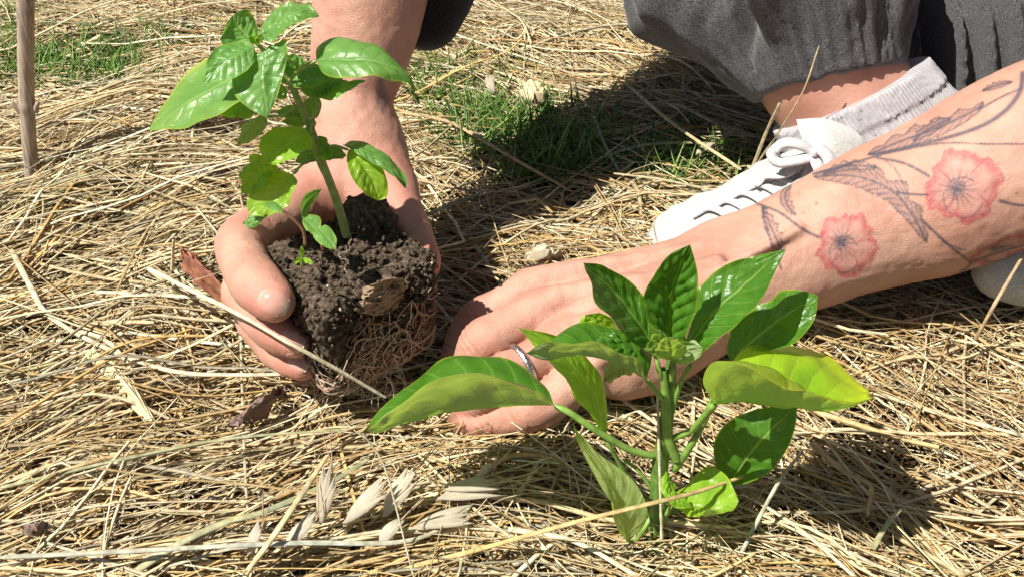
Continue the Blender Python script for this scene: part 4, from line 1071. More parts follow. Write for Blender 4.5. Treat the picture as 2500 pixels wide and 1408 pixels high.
PL_([(1626, 1150, -6), (1634, 1185, -10), (1656, 1215, -13), (1690, 1238, -14)],
    [(1618, 1172, -10), (1622, 1205, -14), (1650, 1238, -16)], [(1642, 1172, -5), (1650, 1195, -8), (1676, 1218, -12)], mat_=YEL, seed=12, toward='cam')
PL_([(1672, 1366, 4), (1668, 1335, 4), (1672, 1308, 4), (1676, 1284, 3)], [(1645, 1355, 2), (1648, 1325, 1), (1660, 1300, 2)], [(1694, 1355, 7), (1696, 1325, 7), (1688, 1300, 5)], seed=13, toward='cam')
PL_([(1640, 880, -2), (1620, 850, -6), (1596, 825, -9), (1580, 842, -14)], [(1610, 880, -5), (1584, 860, -10), (1574, 850, -13)], [(1650, 850, -5), (1630, 818, -9), (1600, 812, -13)], seed=14, nq=5, wav=.001)
PL_([(1645, 885, -4), (1660, 862, -9), (1690, 848, -13), (1716, 850, -16)], [(1640, 850, -5), (1660, 832, -9), (1690, 832, -13)], [(1668, 888, -10), (1700, 876, -15), (1712, 862, -16)], seed=15, nq=5)
PL_([(1638, 880, -5), (1640, 856, -12), (1636, 836, -17), (1632, 822, -20)], [(1605, 870, -10), (1600, 846, -16), (1614, 826, -19)], [(1666, 872, -10), (1676, 850, -15), (1656, 830, -19)], seed=16, nq=5, mat_=YEL)
PL_([(1560, 862, 2), (1520, 850, -2), (1475, 835, -4), (1440, 842, -4)], [(1548, 828, 5), (1510, 812, 4), (1465, 815, 1)], [(1545, 874, -5), (1500, 872, -9), (1458, 860, -8)], seed=17, nq=6, quilt=.0014)
PL_([(1590, 880, 4), (1560, 838, 6), (1545, 812, 7), (1530, 784, 6)], [(1568, 868, 2), (1545, 838, 3), (1530, 812, 5)], [(1592, 850, 8), (1570, 818, 10), (1550, 794, 8)], seed=18, nq=5)
PL_([(1478, 812, 8), (1466, 790, 9), (1452, 775, 9), (1430, 768, 8)], [(1440, 812, 6), (1420, 795, 6), (1418, 780, 7)], [(1498, 800, 12), (1490, 775, 12), (1462, 762, 10)], seed=19, nq=5, mat_=YEL)
PL_([(1556, 880, 8), (1520, 895, 6), (1492, 915, 6), (1474, 932, 6)], [(1545, 868, 6), (1505, 872, 3), (1478, 900, 4)], [(1548, 905, 10), (1520, 920, 10), (1494, 932, 8)], seed=20, nq=9, toward=(0, 1, -.3), quilt=.0014)
for pts, r in ([[(1640, 1010, -1), (1660, 940, -3), (1688, 885, -4)], (.9, .8)], [[(1632, 960, 0), (1610, 905, -3), (1600, 860, 0)], (1.0, .9)], [[(1645, 1150, -2), (1690, 1080, -4), (1728, 1010, -4)], (1.4, 1.3)],
               [[(1604, 1210, 0), (1560, 1150, 2), (1520, 1120, 3)], (1.0, .6)], [[(1640, 930, -2), (1642, 890, -3), (1640, 858, 2)], (1.2, .8)]):
    obj('petiole', tube_mesh('petiole', f_(pts), [x / 1000 for x in r], 8, 24), STEM, pep)

# ---- seedling with its root ball, in the left hand
YB = .403
bas = thing('seedling', 'leafy green basil-like seedling lifted with its square plug of soil and roots', 'plant', Pd(850, 930, .47))
def BL(mid, A, B, pet=None, pr=(1.0, .9), mat_=BAS, pmat=STEMB, **kw):
    kw.setdefault('quilt', .00045)
    return plant_leaf(YB, mat_, bas, mid, A, B, pet, pr, pmat, **kw)
fb = lambda L: [Py(x, y, YB + o / 1000) for x, y, o in L]
obj('stem', tube_mesh('stem', fb([(848, 582, -3), (838, 545, -3), (820, 485, -2), (790, 405, 0), (764, 328, 2), (728, 245, 0), (700, 188, 0), (655, 135, -2), (622, 102, -4)]), [.0020, .0019, .0018, .0017, .0016, .0015, .0013, .0011, .0007], 12, 80), STEMB, bas)
obj('stem', tube_mesh('stem', fb([(800, 440, 2), (778, 395, -2), (762, 340, -3), (765, 285, -4), (778, 250, -4)]), [.0011, .001, .0009, .0008], 8, 40), STEMB, bas)
BL([(626, 165, -4), (560, 192, -9), (460, 250, -14), (362, 319, -16)], [(560, 128, 8), (500, 148, 12), (430, 210, 6), (388, 275, -6)], [(612, 232, -16), (545, 268, -24), (465, 308, -26), (400, 318, -20)], cup=.05, toward=(-.4, -.5, .7), seed=1, blot=.15, label='largest leaf, pointing left over the straw')
BL([(622, 106, -2), (600, 85, 1), (580, 62, 3), (566, 40, 4)], [(575, 112, -4), (545, 108, -6), (546, 72, -3)], [(632, 75, 6), (622, 42, 9), (595, 24, 8)], cup=.06, toward='cam', seed=2)
BL([(630, 95, -3), (670, 66, -2), (722, 34, 0), (780, 40, 2)], [(640, 55, 4), (680, 18, 8), (735, 6, 8), (762, 20, 5)], [(658, 100, -9), (705, 72, -10), (738, 52, -5)], cup=.06, toward='cam', seed=3, quilt=.0012)
BL([(644, 126, -9), (640, 185, -17), (646, 240, -22), (652, 288, -26)], [(600, 140, -8), (566, 185, -14), (572, 232, -20), (612, 268, -24)], [(684, 98, -7), (702, 110, -9), (694, 170, -15), (674, 238, -22)], cup=.06, toward='cam', seed=4, label='broad leaf hanging at the front of the crown')
BL([(622, 114, -7), (580, 132, -12), (535, 162, -16), (496, 204, -20)], [(592, 102, -3), (538, 112, -8), (506, 155, -15)], [(622, 150, -13), (588, 182, -19), (536, 202, -21)], cup=.05, toward='cam', seed=5)
BL([(772, 148, -6), (850, 148, -10), (930, 158, -12), (990, 190, -13), (1017, 242, -14)], [(776, 112, 4), (828, 92, 6), (900, 106, 4), (965, 150, -4), (1006, 200, -10)], [(792, 180, -14), (850, 190, -20), (915, 190, -21), (970, 196, -18), (1000, 212, -16)],
   [(706, 198, 0), (730, 172, -3), (772, 148, -6)], (1.2, 1.1), cup=-.10, seed=6, label='broad leaf arching over the forearm')
BL([(778, 240, 2), (808, 225, 3), (846, 212, 3), (892, 197, 2)], [(790, 212, 8), (830, 200, 8), (865, 196, 5)], [(796, 242, -3), (838, 234, -4), (875, 212, -1)], seed=7, quilt=.001)
BL([(776, 238, 1), (770, 205, 6), (785, 180, 9), (822, 165, 10)], [(744, 232, 0), (730, 205, 3), (750, 178, 8)], [(800, 235, 2), (828, 215, 5), (836, 188, 8)], seed=8, toward=(.3, .3, .8))
BL([(706, 190, 8), (722, 168, 12), (730, 150, 14), (722, 134, 16)], [(692, 175, 6), (695, 150, 9), (706, 136, 13)], [(730, 200, 10), (752, 178, 13), (742, 145, 15)], seed=9, toward='cam')
BL([(650, 285, 6), (622, 305, 4), (598, 330, 3), (577, 357, 2)], [(628, 282, 8), (596, 305, 7), (580, 335, 5)], [(652, 305, 2), (630, 332, 0), (600, 350, 0)], seed=10, quilt=.0005, toward=(-.2, .6, -.6), pet=[(724, 262, 2), (690, 282, 4), (650, 285, 6)])
BL([(622, 262, -4), (590, 262, -8), (555, 262, -10), (524, 270, -12)], [(600, 242, 0), (565, 240, -3), (536, 252, -8)], [(616, 284, -10), (578, 292, -15), (545, 284, -14)], seed=11, blot=.3, mat_=BAS)
BL([(752, 322, -5), (712, 345, -10), (675, 374, -14), (652, 398, -16)], [(738, 308, 0), (690, 306, -2), (648, 325, -8), (632, 362, -14)], [(762, 352, -12), (735, 372, -18), (696, 396, -20), (668, 402, -18)], seed=12, cup=.07, mat_=YEL, toward=(-.3, -.5, .7))
BL([(672, 392, 0), (640, 405, -2), (610, 435, -4), (590, 472, -6)], [(650, 378, 4), (618, 385, 4), (592, 425, 0)], [(676, 415, -5), (652, 445, -9), (618, 474, -9)], seed=13, mat_=YEL, quilt=.0016, wav=.0012, toward='cam')
BL([(716, 426, -7), (684, 452, -11), (664, 492, -14), (650, 531, -16)], [(676, 420, -3), (632, 434, -5), (606, 480, -10), (610, 522, -14)], [(727, 448, -13), (712, 484, -17), (684, 515, -18)],
   [(790, 392, 2), (765, 392, 0), (738, 402, -4), (716, 426, -7)], (.8, .7), seed=14, mat_=YEL, cup=.05, toward='cam', brown=.045, brown_w=.05, quilt=.0005, label='rounded yellow-green leaf with a damaged brown tip')
BL([(648, 500, 4), (632, 520, 2), (616, 540, 0), (596, 558, -1)], [(632, 500, 6), (606, 525, 4), (596, 545, 1)], [(650, 520, 1), (636, 542, -2), (612, 556, -2)], seed=15, toward='cam')
BL([(850, 366, -4), (882, 400, -8), (910, 445, -11), (922, 490, -13)], [(846, 395, -9), (856, 430, -14), (886, 470, -15)], [(886, 362, -2), (925, 398, -6), (946, 445, -10), (944, 480, -12)],
   [(782, 372, 2), (812, 356, 0), (850, 366, -4)], (.8, .8), seed=16, mat_=YEL, quilt=.0005, toward='cam', blot=.1)
BL([(836, 354, -2), (890, 372, -5), (940, 402, -8), (990, 462, -12)], [(862, 347, 4), (915, 362, 3), (968, 405, -2), (992, 438, -8)], [(880, 385, -9), (925, 412, -13), (968, 432, -14)], seed=17, mat_=BAS, cup=-.05)
for k, (mid, A, B) in enumerate([
    ([(790, 372, 4), (812, 372, 3), (838, 378, 2)], [(798, 358, 6), (822, 362, 5)], [(800, 384, 0), (822, 386, 0)]),
    ([(782, 352, 5), (790, 346, 5), (782, 335, 5)], [(776, 348, 4), (774, 340, 5)], [(798, 352, 6), (796, 340, 6)]),
    ([(770, 372, 4), (750, 380, 3), (728, 392, 3)], [(756, 366, 6), (736, 374, 5)], [(762, 390, 1), (744, 396, 1)]),
    ([(744, 272, 5), (715, 272, 5), (684, 274, 5)], [(728, 262, 8), (702, 264, 7)], [(728, 284, 3), (702, 284, 3)]),
    ([(748, 302, 5), (722, 298, 5), (696, 298, 5)], [(735, 290, 7), (712, 290, 7)], [(735, 308, 3), (712, 306, 3)]),
    ([(762, 290, 3), (758, 262, 4), (770, 236, 5)], [(744, 275, 4), (748, 250, 5)], [(772, 280, 4), (778, 256, 5)]),
    ([(700, 215, 4), (690, 225, 4), (672, 230, 4)], [(690, 212, 6), (678, 216, 6)], [(698, 232, 2), (684, 238, 2)]),
    ([(626, 104, -5), (618, 96, -9), (606, 94, -11)], [(618, 88, -6), (610, 88, -10)], [(620, 108, -9), (610, 104, -11)]),
    ([(624, 106, -5), (634, 92, -9), (640, 84, -12)], [(626, 90, -8), (632, 84, -11)], [(638, 106, -8), (642, 94, -11)]),
    ([(764, 335, -1), (757, 312, -3), (762, 288, -5)], [(752, 325, -2), (748, 305, -4)], [(772, 325, -3), (768, 302, -5)])]):
    cxy = mid[len(mid) // 2]; gs = lambda L: [(cxy[0] + (a_[0] - cxy[0]) * 1.35, cxy[1] + (a_[1] - cxy[1]) * 1.35, a_[2]) for a_ in L]
    if k < 7: mid, A, B = [mid[0]] + gs(mid[1:]), gs(A), gs(B)
    BL(mid, A, B, seed=20 + k, nu=13, nv=21, mat_=(YEL if k in (7, 8) else BAS), quilt=.0003)

BL([(706, 205, 2), (735, 190, 3), (768, 182, 3), (800, 190, 2)], [(728, 172, 8), (762, 160, 9), (788, 172, 6)], [(722, 212, -4), (756, 210, -6), (786, 205, -3)], seed=41)
BL([(640, 128, 2), (672, 140, 4), (696, 165, 5), (706, 205, 5)], [(664, 112, 7), (700, 128, 9), (716, 165, 8)], [(640, 158, -2), (664, 185, -3), (690, 205, 0)], seed=42, toward='cam')
BL([(615, 170, 3), (590, 200, 2), (572, 232, 2), (560, 262, 1)], [(584, 178, 6), (552, 208, 5), (545, 240, 3)], [(628, 205, -1), (612, 238, -3), (585, 262, -2)], seed=43)
BL([(752, 330, 2), (776, 345, 1), (796, 366, 0), (800, 392, -2)], [(776, 330, 5), (806, 348, 4), (815, 375, 0)], [(752, 350, -2), (768, 374, -4), (786, 392, -4)], seed=44, mat_=YEL)
# root ball
def ball_sdf(p):
    d = ball_smooth(p)
    low = np.clip((BC[2] - .005 - p[..., 2]) / .01, 0, 1)
    n = .0024 * fbm(p * 110, 3, 3, .6) + (.0011 * noise3(p * 480, 9) + .0010 * noise3(p * 900, 19)) * (1 - .4 * low)
    hol = smin(cap(p, np.array([-.058, .408, .083]), np.array([-.045, .400, .084]), .012, .010), cap(p, np.array([-.075, .395, .086]), np.array([-.07, .40, .086]), .006, .006), .004)
    d = np.maximum(d, -hol)
    mound = np.linalg.norm(p - np.array([-.064, .418, .074]), axis=-1) - .011
    d = smin(d, mound, .01)
    return d - n
V, F = sdf_surface(ball_sdf, BC - .056, BC + .056, .0009, margin=.003)
SOIL = make_soil_mat('root_ball_soil', (0.022, 0.015, 0.010), (0.11, 0.08, 0.055), (0.28, 0.215, 0.155), 520)
rb = obj('root_ball', mesh_from('root_ball', V, F), SOIL, bas)
g = np.random.default_rng(5)
def walks(n, K, step, sel, lift, seed, right=False):
    g = np.random.default_rng(seed); P0 = []
    while len(P0) < n:
        q = BC + g.uniform(-1, 1, 3) * np.array([.04, .04, .028])
        if sel(q, g): P0.append(q)
    lzr = g.uniform(-.012, .018, n); lxr = g.uniform(-.010, .012, n)
    P = np.array(P0); D_ = g.normal(0, 1, (n, 3)); out = []
    def grad(p, e=.0006):
        return np.stack([(ball_smooth(p + np.eye(3)[i] * e) - ball_smooth(p - np.eye(3)[i] * e)) / (2 * e) for i in range(3)], -1)
    lf = lift * g.uniform(.3, 1.6, n)
    for k in range(K):
        for _ in range(3):
            gr = grad(P); gr /= np.linalg.norm(gr, axis=1, keepdims=True) + 1e-9; P = P - gr * (ball_smooth(P) - lf)[:, None]
        out.append(P.copy())
        D_ = D_ - gr * (D_ * gr).sum(1, keepdims=True); D_ = D_ / np.linalg.norm(D_, axis=1, keepdims=True) + g.normal(0, .42, (n, 3)) + np.array([0, 0, -.08])
        D_ /= np.linalg.norm(D_, axis=1, keepdims=True); P = P + D_ * step
        lim = BC + np.array([-.002, 0, 0]); lz = BC[2] + lzr; lim = np.array([lim[0], 0, 0]); P[:, 2] = np.where(P[:, 2] > lz, 2 * lz - P[:, 2], P[:, 2]); D_[:, 2] = np.where(P[:, 2] > lz - .003, -np.abs(D_[:, 2]), D_[:, 2])
        if right: D_[:, 0] = np.where(P[:, 0] < lim[0] + lxr, np.abs(D_[:, 0]), D_[:, 0])
    return np.stack(out, 1)
selr = lambda q, g: (q[2] < BC[2] + .012) and ((q[0] > BC[0] + .002 and q[1] < BC[1] + .02) or (q[2] < BC[2] - .012 and g.uniform() < .25))
ROOTM = plain('roots_reddish', (0.30, 0.17, 0.11), .6, nz=120, var=.3)
ROOTP = plain('roots_pale', (0.55, 0.43, 0.32), .6, nz=120, var=.25)
W = walks(125, 34, .0022, selr, .0017, 3, True); R = np.repeat((g.uniform(.00016, .00046, 125))[:, None], 34, 1) * np.linspace(1.1, .5, 34)
V, F = tubes(W, R, 5); obj('roots', mesh_from('roots', V, F), ROOTM, rb, kind='stuff', label='tangle of thin reddish brown roots on the right side of the plug')
W = walks(70, 30, .0020, selr, .0024, 14, True); R = np.repeat((g.uniform(.00012, .00026, 70))[:, None], 30, 1)
V, F = tubes(W, R, 5); obj('roots', mesh_from('roots.003', V, F), ROOTP, rb, kind='stuff', label='hair-thin pale roots over the right side of the plug')
selp = lambda q, g: (q[2] < BC[2] - .004) and q[0] < BC[0] + .012 and q[1] < BC[1]
W = walks(90, 20, .0017, selp, .0015, 8); R = np.repeat((g.uniform(.00018, .0004, 90))[:, None], 20, 1) * np.linspace(1.1, .4, 20)
V, F = tubes(W, R, 5); obj('roots', mesh_from('roots.001', V, F), ROOTP, rb, kind='stuff', label='pale fine roots at the bottom left of the plug')
# dangling root hairs below
D0 = []; 
for k in range(70):
    a = BC + np.array([g.uniform(-.02, .022), g.uniform(-.03, .0), -.022]); s = np.linspace(0, 1, 8)[:, None]
    e = a + np.array([g.uniform(-.012, .012), g.uniform(-.008, .008), -g.uniform(.006, .022)])
    D0.append(a * (1 - s) + e * s + .0022 * np.stack([np.sin(s[:, 0] * g.uniform(3, 8)), np.cos(s[:, 0] * g.uniform(3, 8)), 0 * s[:, 0]], 1))
V, F = tubes(np.array(D0), np.full((70, 8), .00022) * np.linspace(1, .5, 8), 4, up=(0, 1, .1)); obj('roots', mesh_from('roots.002', V, F), ROOTP, rb, kind='stuff')
# perlite and small stones in the soil
CRUMB = make_soil_mat('soil_crumb', (0.04, 0.028, 0.019), (0.13, 0.095, 0.065), (0.27, 0.21, 0.15), 600)
GRIT = plain('pale_grit', (0.62, 0.50, 0.38), .7, nz=300)
def blobs(name, n, rmin, rmax, sel, m_, seed, lift=0.0):
    g = np.random.default_rng(seed); Vs = []; Fs = []; o = 0
    th = np.linspace(0, np.pi, 6); ph = np.linspace(0, 2 * np.pi, 8)[:-1]
    base = np.array([[np.sin(a) * np.cos(b_), np.sin(a) * np.sin(b_), np.cos(a)] for a in th for b_ in ph])
    fq = [(i * 7 + j, i * 7 + (j + 1) % 7, (i + 1) * 7 + (j + 1) % 7, (i + 1) * 7 + j) for i in range(5) for j in range(7)]
    while o < n * 42:
        q = BC + g.uniform(-1, 1, 3) * np.array([.045, .045, .03])
        if not sel(q): continue
        for _ in range(3):
            e = .0006; gr = np.array([(ball_smooth(q + np.eye(3)[i] * e) - ball_smooth(q - np.eye(3)[i] * e)) / (2 * e) for i in range(3)]); q = q - gr * ball_smooth(q)
        r = g.uniform(rmin, rmax) if g.uniform() < .8 else rmax
        vv = base * r * g.uniform(.6, 1.2, 3) * (1 + .30 * g.normal(0, 1, (len(base), 1))) + q + gr * lift
        Vs.append(vv); Fs.append(np.array(fq) + o); o += 42
    obj(name, mesh_from(name, np.vstack(Vs), np.vstack(Fs), False), m_, rb, kind='stuff')
blobs('soil_crumbs', 1500, .0003, .0012, lambda q: q[2] > BC[2] - .012, CRUMB, 4, .0016)
blobs('grit', 26, .0004, .0011, lambda q: q[2] > BC[2] - .006, GRIT, 5, .0026)
# fallen crumbs on the ball's dead leaf
DEAD = plain('dead_leaf', (0.24, 0.165, 0.10), .75, nz=140, var=.4, bs=.6)
DEADR = plain('dead_leaf_reddish', (0.26, 0.10, 0.055), .65, nz=140, var=.45, bs=.6)
DEADG = plain('dead_leaf_grey', (0.17, 0.14, 0.12), .8, nz=120, var=.4, bs=.6)
DEADP = plain('dead_leaf_purple', (0.24, 0.16, 0.13), .7, nz=120, var=.4, bs=.6)
PALE = plain('pale_husk', (0.74, 0.66, 0.50), .55, nz=200, var=.12, bs=.4)
YELB = plain('yellow_blade', (0.66, 0.57, 0.34), .5, nz=200, var=.12, bs=.4)
def crumple(name, label, rows, m_, amp, seed, cat='dead leaf', n=64, th=.00035, direction=(0, 0, 1), sink=0.0, **kw):
    o = sheet(name, rows, m_, None, th, n)
    me = o.data; V = np.empty(len(me.vertices) * 3, np.float32); me.vertices.foreach_get('co', V); V = V.reshape(-1, 3)
    i, j = np.meshgrid(np.linspace(0, 1, n), np.linspace(0, 1, n), indexing='ij'); i = i.ravel(); j = j.ravel(); z_ = 0 * i + seed
    h1 = 1 - 2.4 * np.abs(noise3(np.stack([i * 3, j * 7, z_], 1), seed)); h2 = 1 - 2.4 * np.abs(noise3(np.stack([i * 8, j * 12, z_], 1), seed + 1))
    h = amp * (h1 * 1.2 + h2 * .6 + .25 * noise3(np.stack([i * 22, j * 30, z_], 1), seed + 2))
    sd = amp * 1.2 * noise3(np.stack([i * 5, j * 5, z_ + 4], 1), seed + 3)
    dr = np.array(direction, float); dr /= np.linalg.norm(dr); lat = np.cross(dr, [.3, .9, .1])
    e = np.minimum(np.minimum(i, 1 - i), np.minimum(j, 1 - j)); rag = np.clip(1 - e * 9, 0, 1) * amp * 1.6 * noise3(np.stack([i * 14, j * 14, z_], 1), seed + 5)
    D_ = dr[None] * (h - sink)[:, None] + lat[None] * (sd + rag)[:, None]
    V = V + np.vstack([D_, D_]); me.vertices.foreach_set('co', V.astype(np.float32).ravel()); me.update()
    o['label'] = label; o['category'] = cat
    for k, v in kw.items(): o[k] = v
    return o
def BS(px, py, off_):
    q = hit(ball_smooth, px, py); return CAM + (q - CAM) * (1 - (off_ + 2.0) / 1000 / np.linalg.norm(q - CAM))
crumple('dead_leaf', 'crumpled brown dead leaf stuck to the side of the root ball', [
    [BS(870, 758, .5), BS(905, 770, 1), BS(940, 766, 1), BS(978, 742, 1)],
    [BS(878, 738, 2), BS(912, 738, 2.5), BS(948, 730, 2.5), BS(985, 716, 1.5)],
    [BS(890, 708, 2), BS(925, 702, 3), BS(955, 692, 3), BS(992, 692, 2)],
    [BS(902, 692, 5), BS(935, 684, 7.5), BS(965, 677, 7.5), BS(1004, 690, 4)]], plain('tan_leaf', (.26, .18, .11), .75, nz=260, var=.5), .0012, 3, direction=(-.2, -1, .5))

# weeds growing in the root ball
def weed(label, stem, leaves, m1=BAS, sm=RSTEM):
    pts = [Pd(*s) for s in stem]; t_ = thing('weed_seedling', label, 'weed', pts[0], 'weed seedlings on the root ball')
    obj('stem', tube_mesh('stem', pts, [.0008, .0006], 7, 20), sm, t_)
    for i, (mid, A, B) in enumerate(leaves):
        f = lambda L: [Pd(*q) for q in L]; m_ = f(mid)
        leaf_obj('leaf', m_, [m_[0]] + f(A) + [m_[-1]], [m_[0]] + f(B) + [m_[-1]], m1, t_, toward='cam', quilt=.0002, wav=.0003, nu=15, nv=25, seed=60 + i)
weed('tall weed seedling with red stem and narrow leaves left of the main stem', [(746, 602, .444), (738, 560, .440), (690, 512, .436)],
     [([(736, 532, .440), (745, 500, .440), (785, 461, .442)], [(734, 500, .437), (750, 470, .438)], [(750, 522, .441), (772, 485, .443)]),
      ([(738, 530, .441), (756, 548, .437), (778, 571, .434)], [(752, 524, .441), (780, 530, .440), (784, 552, .436)], [(740, 548, .437), (756, 568, .433)]),
      ([(690, 512, .437), (672, 498, .438), (640, 500, .440)], [(680, 500, .441), (655, 492, .442)], [(690, 522, .434), (660, 512, .436)])])
weed('weed seedling with two rounded leaves drooping beside the stem base', [(790, 612, .434), (784, 590, .431), (776, 560, .430)],
     [([(776, 558, .430), (790, 572, .426), (821, 610, .422)], [(800, 552, .430), (820, 580, .426)], [(764, 576, .427), (792, 603, .422)])])
weed('tiny three-leaved sprout on the left of the root ball', [(738, 648, .426), (738, 636, .422), (738, 628, .420)],
     [([(738, 630, .420), (736, 615, .418), (738, 600, .416)], [(731, 620, .419), (732, 608, .417)], [(743, 620, .419), (742, 608, .417)]),
      ([(738, 632, .420), (728, 634, .418), (717, 640, .416)], [(730, 628, .418), (722, 632, .417)], [(732, 640, .417), (724, 643, .416)]),
      ([(739, 632, .420), (750, 634, .418), (764, 644, .416)], [(750, 629, .419), (760, 636, .417)], [(745, 640, .417), (756, 645, .416)])], YEL, STEM)

# ------------------------------------------------------------------ wooden stake
stk = thing('wooden_stake', 'weathered grey wooden stake standing upright in the straw at the left', 'stake', Pz(78, 450, 0))
b0 = Pz(80, 462, -0.005); topz = Py(62, -200, b0[1] + .006)
Cn = cr(np.array([b0, b0 * .6 + topz * .4 + np.array([-.002, 0, 0]), topz]), 90); r = np.full(90, .0058); 
s = np.linspace(0, 1, 90); r = .0041 + .0007 * s + .0008 * np.exp(-((s - .345) / .012) ** 2)
V, F = tubes(Cn[None], r[None], 28); k = np.repeat(np.arange(90), 28); th = np.tile(np.arange(28) / 28 * 2 * np.pi, 90)
V = Cn[k] + (V - Cn[k]) * (1 + .05 * noise3(np.stack([np.cos(th) * 2, np.sin(th) * 2, k * .05], 1), 3) + .04 * noise3(np.stack([np.cos(th) * 6, np.sin(th) * 6, k * .02], 1), 4))[:, None]
m, t, b = mat('weathered_wood')
mp = N(t, 'ShaderNodeMapping', ins={'Scale': (700, 700, 30)}); tc = N(t, 'ShaderNodeTexCoord'); t.links.new(tc.outputs['Object'], mp.inputs[0])
nn = noise_n(t, 1, 4, .6, mp.outputs[0]); n2 = noise_n(t, 60, 3)
c = ramp(t, nn, [(0.3, (0.22, 0.16, 0.11)), (0.5, (0.42, 0.33, 0.25)), (0.72, (0.56, 0.47, 0.38))])
t.links.new(mix(t, 1.0, c, ramp(t, n2, [(.3, (.75, .75, .75)), (.7, (1.1, 1.08, 1.05))]), 'MULTIPLY'), b.inputs['Base Color']); b.inputs['Roughness'].default_value = .8
bump(t, b, nn, .6, .0008)
obj('shaft', mesh_from('shaft', V, F), m, stk)
kp = Cn[31]
for sgn in (-1, 1):
    obj('twig_stub', tube_mesh('twig_stub', [kp + np.array([sgn * .004, -.001, -.004]), kp + np.array([sgn * .0062, -.002, 0]), kp + np.array([sgn * .0078, -.002, .003])], [.0022, .0016, .0012], 8, 14), m, stk)

# ------------------------------------------------------------------ stalks, blades, husks and dead leaves that stand out
STK = {'pale': (.86, .78, .58), 'straw': (.76, .63, .38), 'tan': (.62, .45, .26), 'green': (.46, .46, .27), 'grey': (.56, .56, .44), 'gold': (.78, .60, .28), 'red': (.40, .20, .12)}
STK = {k: tuple(c * .76 for c in v) for k, v in STK.items()}
SM = {k: STRAW for k in STK}
def stalk(label, pts, r, col, flat=.85, name='straw_stalk', cat='straw stalk', z=.018, taper=.7, group='long straw stalks lying on top of the mulch', node=False):
    """pts: (px, py, height in mm)"""
    q = [Pz(a, b_, (c - 3.5 if c < 27 else c - 1) / 1000) for a, b_, c in pts]
    n = 60; Cn = cr(np.array(q), n); rr = np.linspace(1, taper, n) * r * .78 / 1000
    if node: rr = rr * (1 + .35 * np.exp(-((np.linspace(0, 1, n) - .42) / .012) ** 2))
    rr[0] *= .5; rr[-1] *= .5
    sd = sum(ord(ch) for ch in label)
    rr = rr * (1 + .10 * noise3(np.stack([np.arange(n) * .35, np.zeros(n) + sd, np.zeros(n)], 1), 3))
    ns = 16; V, F = tubes(Cn[None], rr[None], ns, flat)
    me = mesh_from(name, V, F); an = np.tile(np.arange(ns), n) * 1.0; kk = np.repeat(np.arange(n), ns) * 1.0
    st = 1 + .22 * noise3(np.stack([an * .9, kk * .05, an * 0 + sd], 1), 5) + .14 * noise3(np.stack([an * .3, kk * .3, an * 0 + sd], 1), 6)
    warm = .10 * noise3(np.stack([kk * .12, an * .2, an * 0 + sd], 1), 7)
    cattr(me, 'col', np.clip(np.array(STK[col])[None] * st[:, None] * np.stack([1 + warm, 1 + 0 * warm, 1 - 1.5 * warm], 1), 0, .92))
    o = obj(name, me, SM[col]); o['label'] = label; o['category'] = cat
    if group: o['group'] = group
    return o
stalk('long pale stalk running over the fingers towards the big leaf', [(360, 655, 28), (480, 715, 48), (600, 776, 64), (690, 828, 67), (740, 855, 65), (830, 905, 54), (942, 970, 38)], 1.5, 'pale', node=True)
stalk('pale stalk curving from the left edge down under the fingertips', [(28, 610, 22), (75, 700, 20), (120, 770, 18), (250, 845, 17), (420, 905, 17), (600, 915, 18), (760, 908, 18)], 1.9, 'pale', .7)
stalk('golden stalk crossing in front of the pepper stem', [(900, 1408, 12), (1150, 1345, 24), (1400, 1275, 38), (1560, 1235, 50), (1700, 1200, 44), (1850, 1150, 30)], 1.5, 'gold', .6)
stalk('long grey-green stalk across the bottom left', [(0, 1360, 20), (300, 1345, 24), (700, 1325, 26), (1000, 1318, 22), (1150, 1240, 18), (1380, 1110, 14)], 1.6, 'grey', .55)
stalk('thick flattened stem rising to the right below the oat husks', [(310, 1408, 14), (430, 1330, 20), (560, 1270, 24), (640, 1250, 24), (800, 1180, 20), (900, 1120, 16)], 2.3, 'green', .45)
stalk('straight yellow stalk standing steeply among the husks', [(600, 1400, 16), (680, 1290, 30), (800, 1110, 34)], 1.8, 'straw', .7)
stalk('thin pale stem hanging from the scorched leaf tip', [(885, 1056, 62), (935, 1130, 50), (965, 1230, 36), (990, 1330, 24), (1010, 1408, 16)], .55, 'pale')
stalk('long brown stalk slanting over the grass behind the hands', [(980, 275, 16), (1100, 300, 20), (1250, 385, 22), (1400, 470, 12)], 2.0, 'tan', .6, node=True)
stalk('broken straw stem lying across the grass, bent upwards', [(1455, 288, 16), (1500, 210, 30), (1512, 200, 34)], 1.3, 'green')
stalk('stiff pale stem leaning across the shaded grass beside the shoe', [(1530, 205, 18), (1640, 300, 26), (1810, 415, 34)], 2.0, 'straw', .7)
stalk('bent grey stem lying behind the grass tuft', [(1450, 285, 18), (1480, 360, 18), (1515, 425, 14)], 1.6, 'grey')
stalk('long twisted blade pointing at the shoe', [(1490, 488, 14), (1600, 478, 20), (1710, 474, 26), (1850, 484, 32)], 2.0, 'straw', .4)
stalk('broad grey-green blade arching in front of the trouser hem shadow', [(1440, 395, 14), (1570, 355, 22), (1720, 350, 22), (1860, 372, 12)], 1.9, 'green', .4)
stalk('tall wiry stem rising beside the shoe laces', [(1800, 510, 14), (1830, 430, 40), (1868, 330, 70), (1905, 250, 92)], 1.6, 'straw', .7)
stalk('tallest thin stem, its tip in front of the trousers', [(1805, 500, 16), (1850, 400, 46), (1900, 325, 72), (1960, 225, 100), (2000, 112, 124)], .8, 'straw', .8)
stalk('yellow bent blade in front of the grass', [(1240, 498, 14), (1290, 490, 20), (1312, 488, 20), (1350, 520, 14)], 2.0, 'gold', .4)
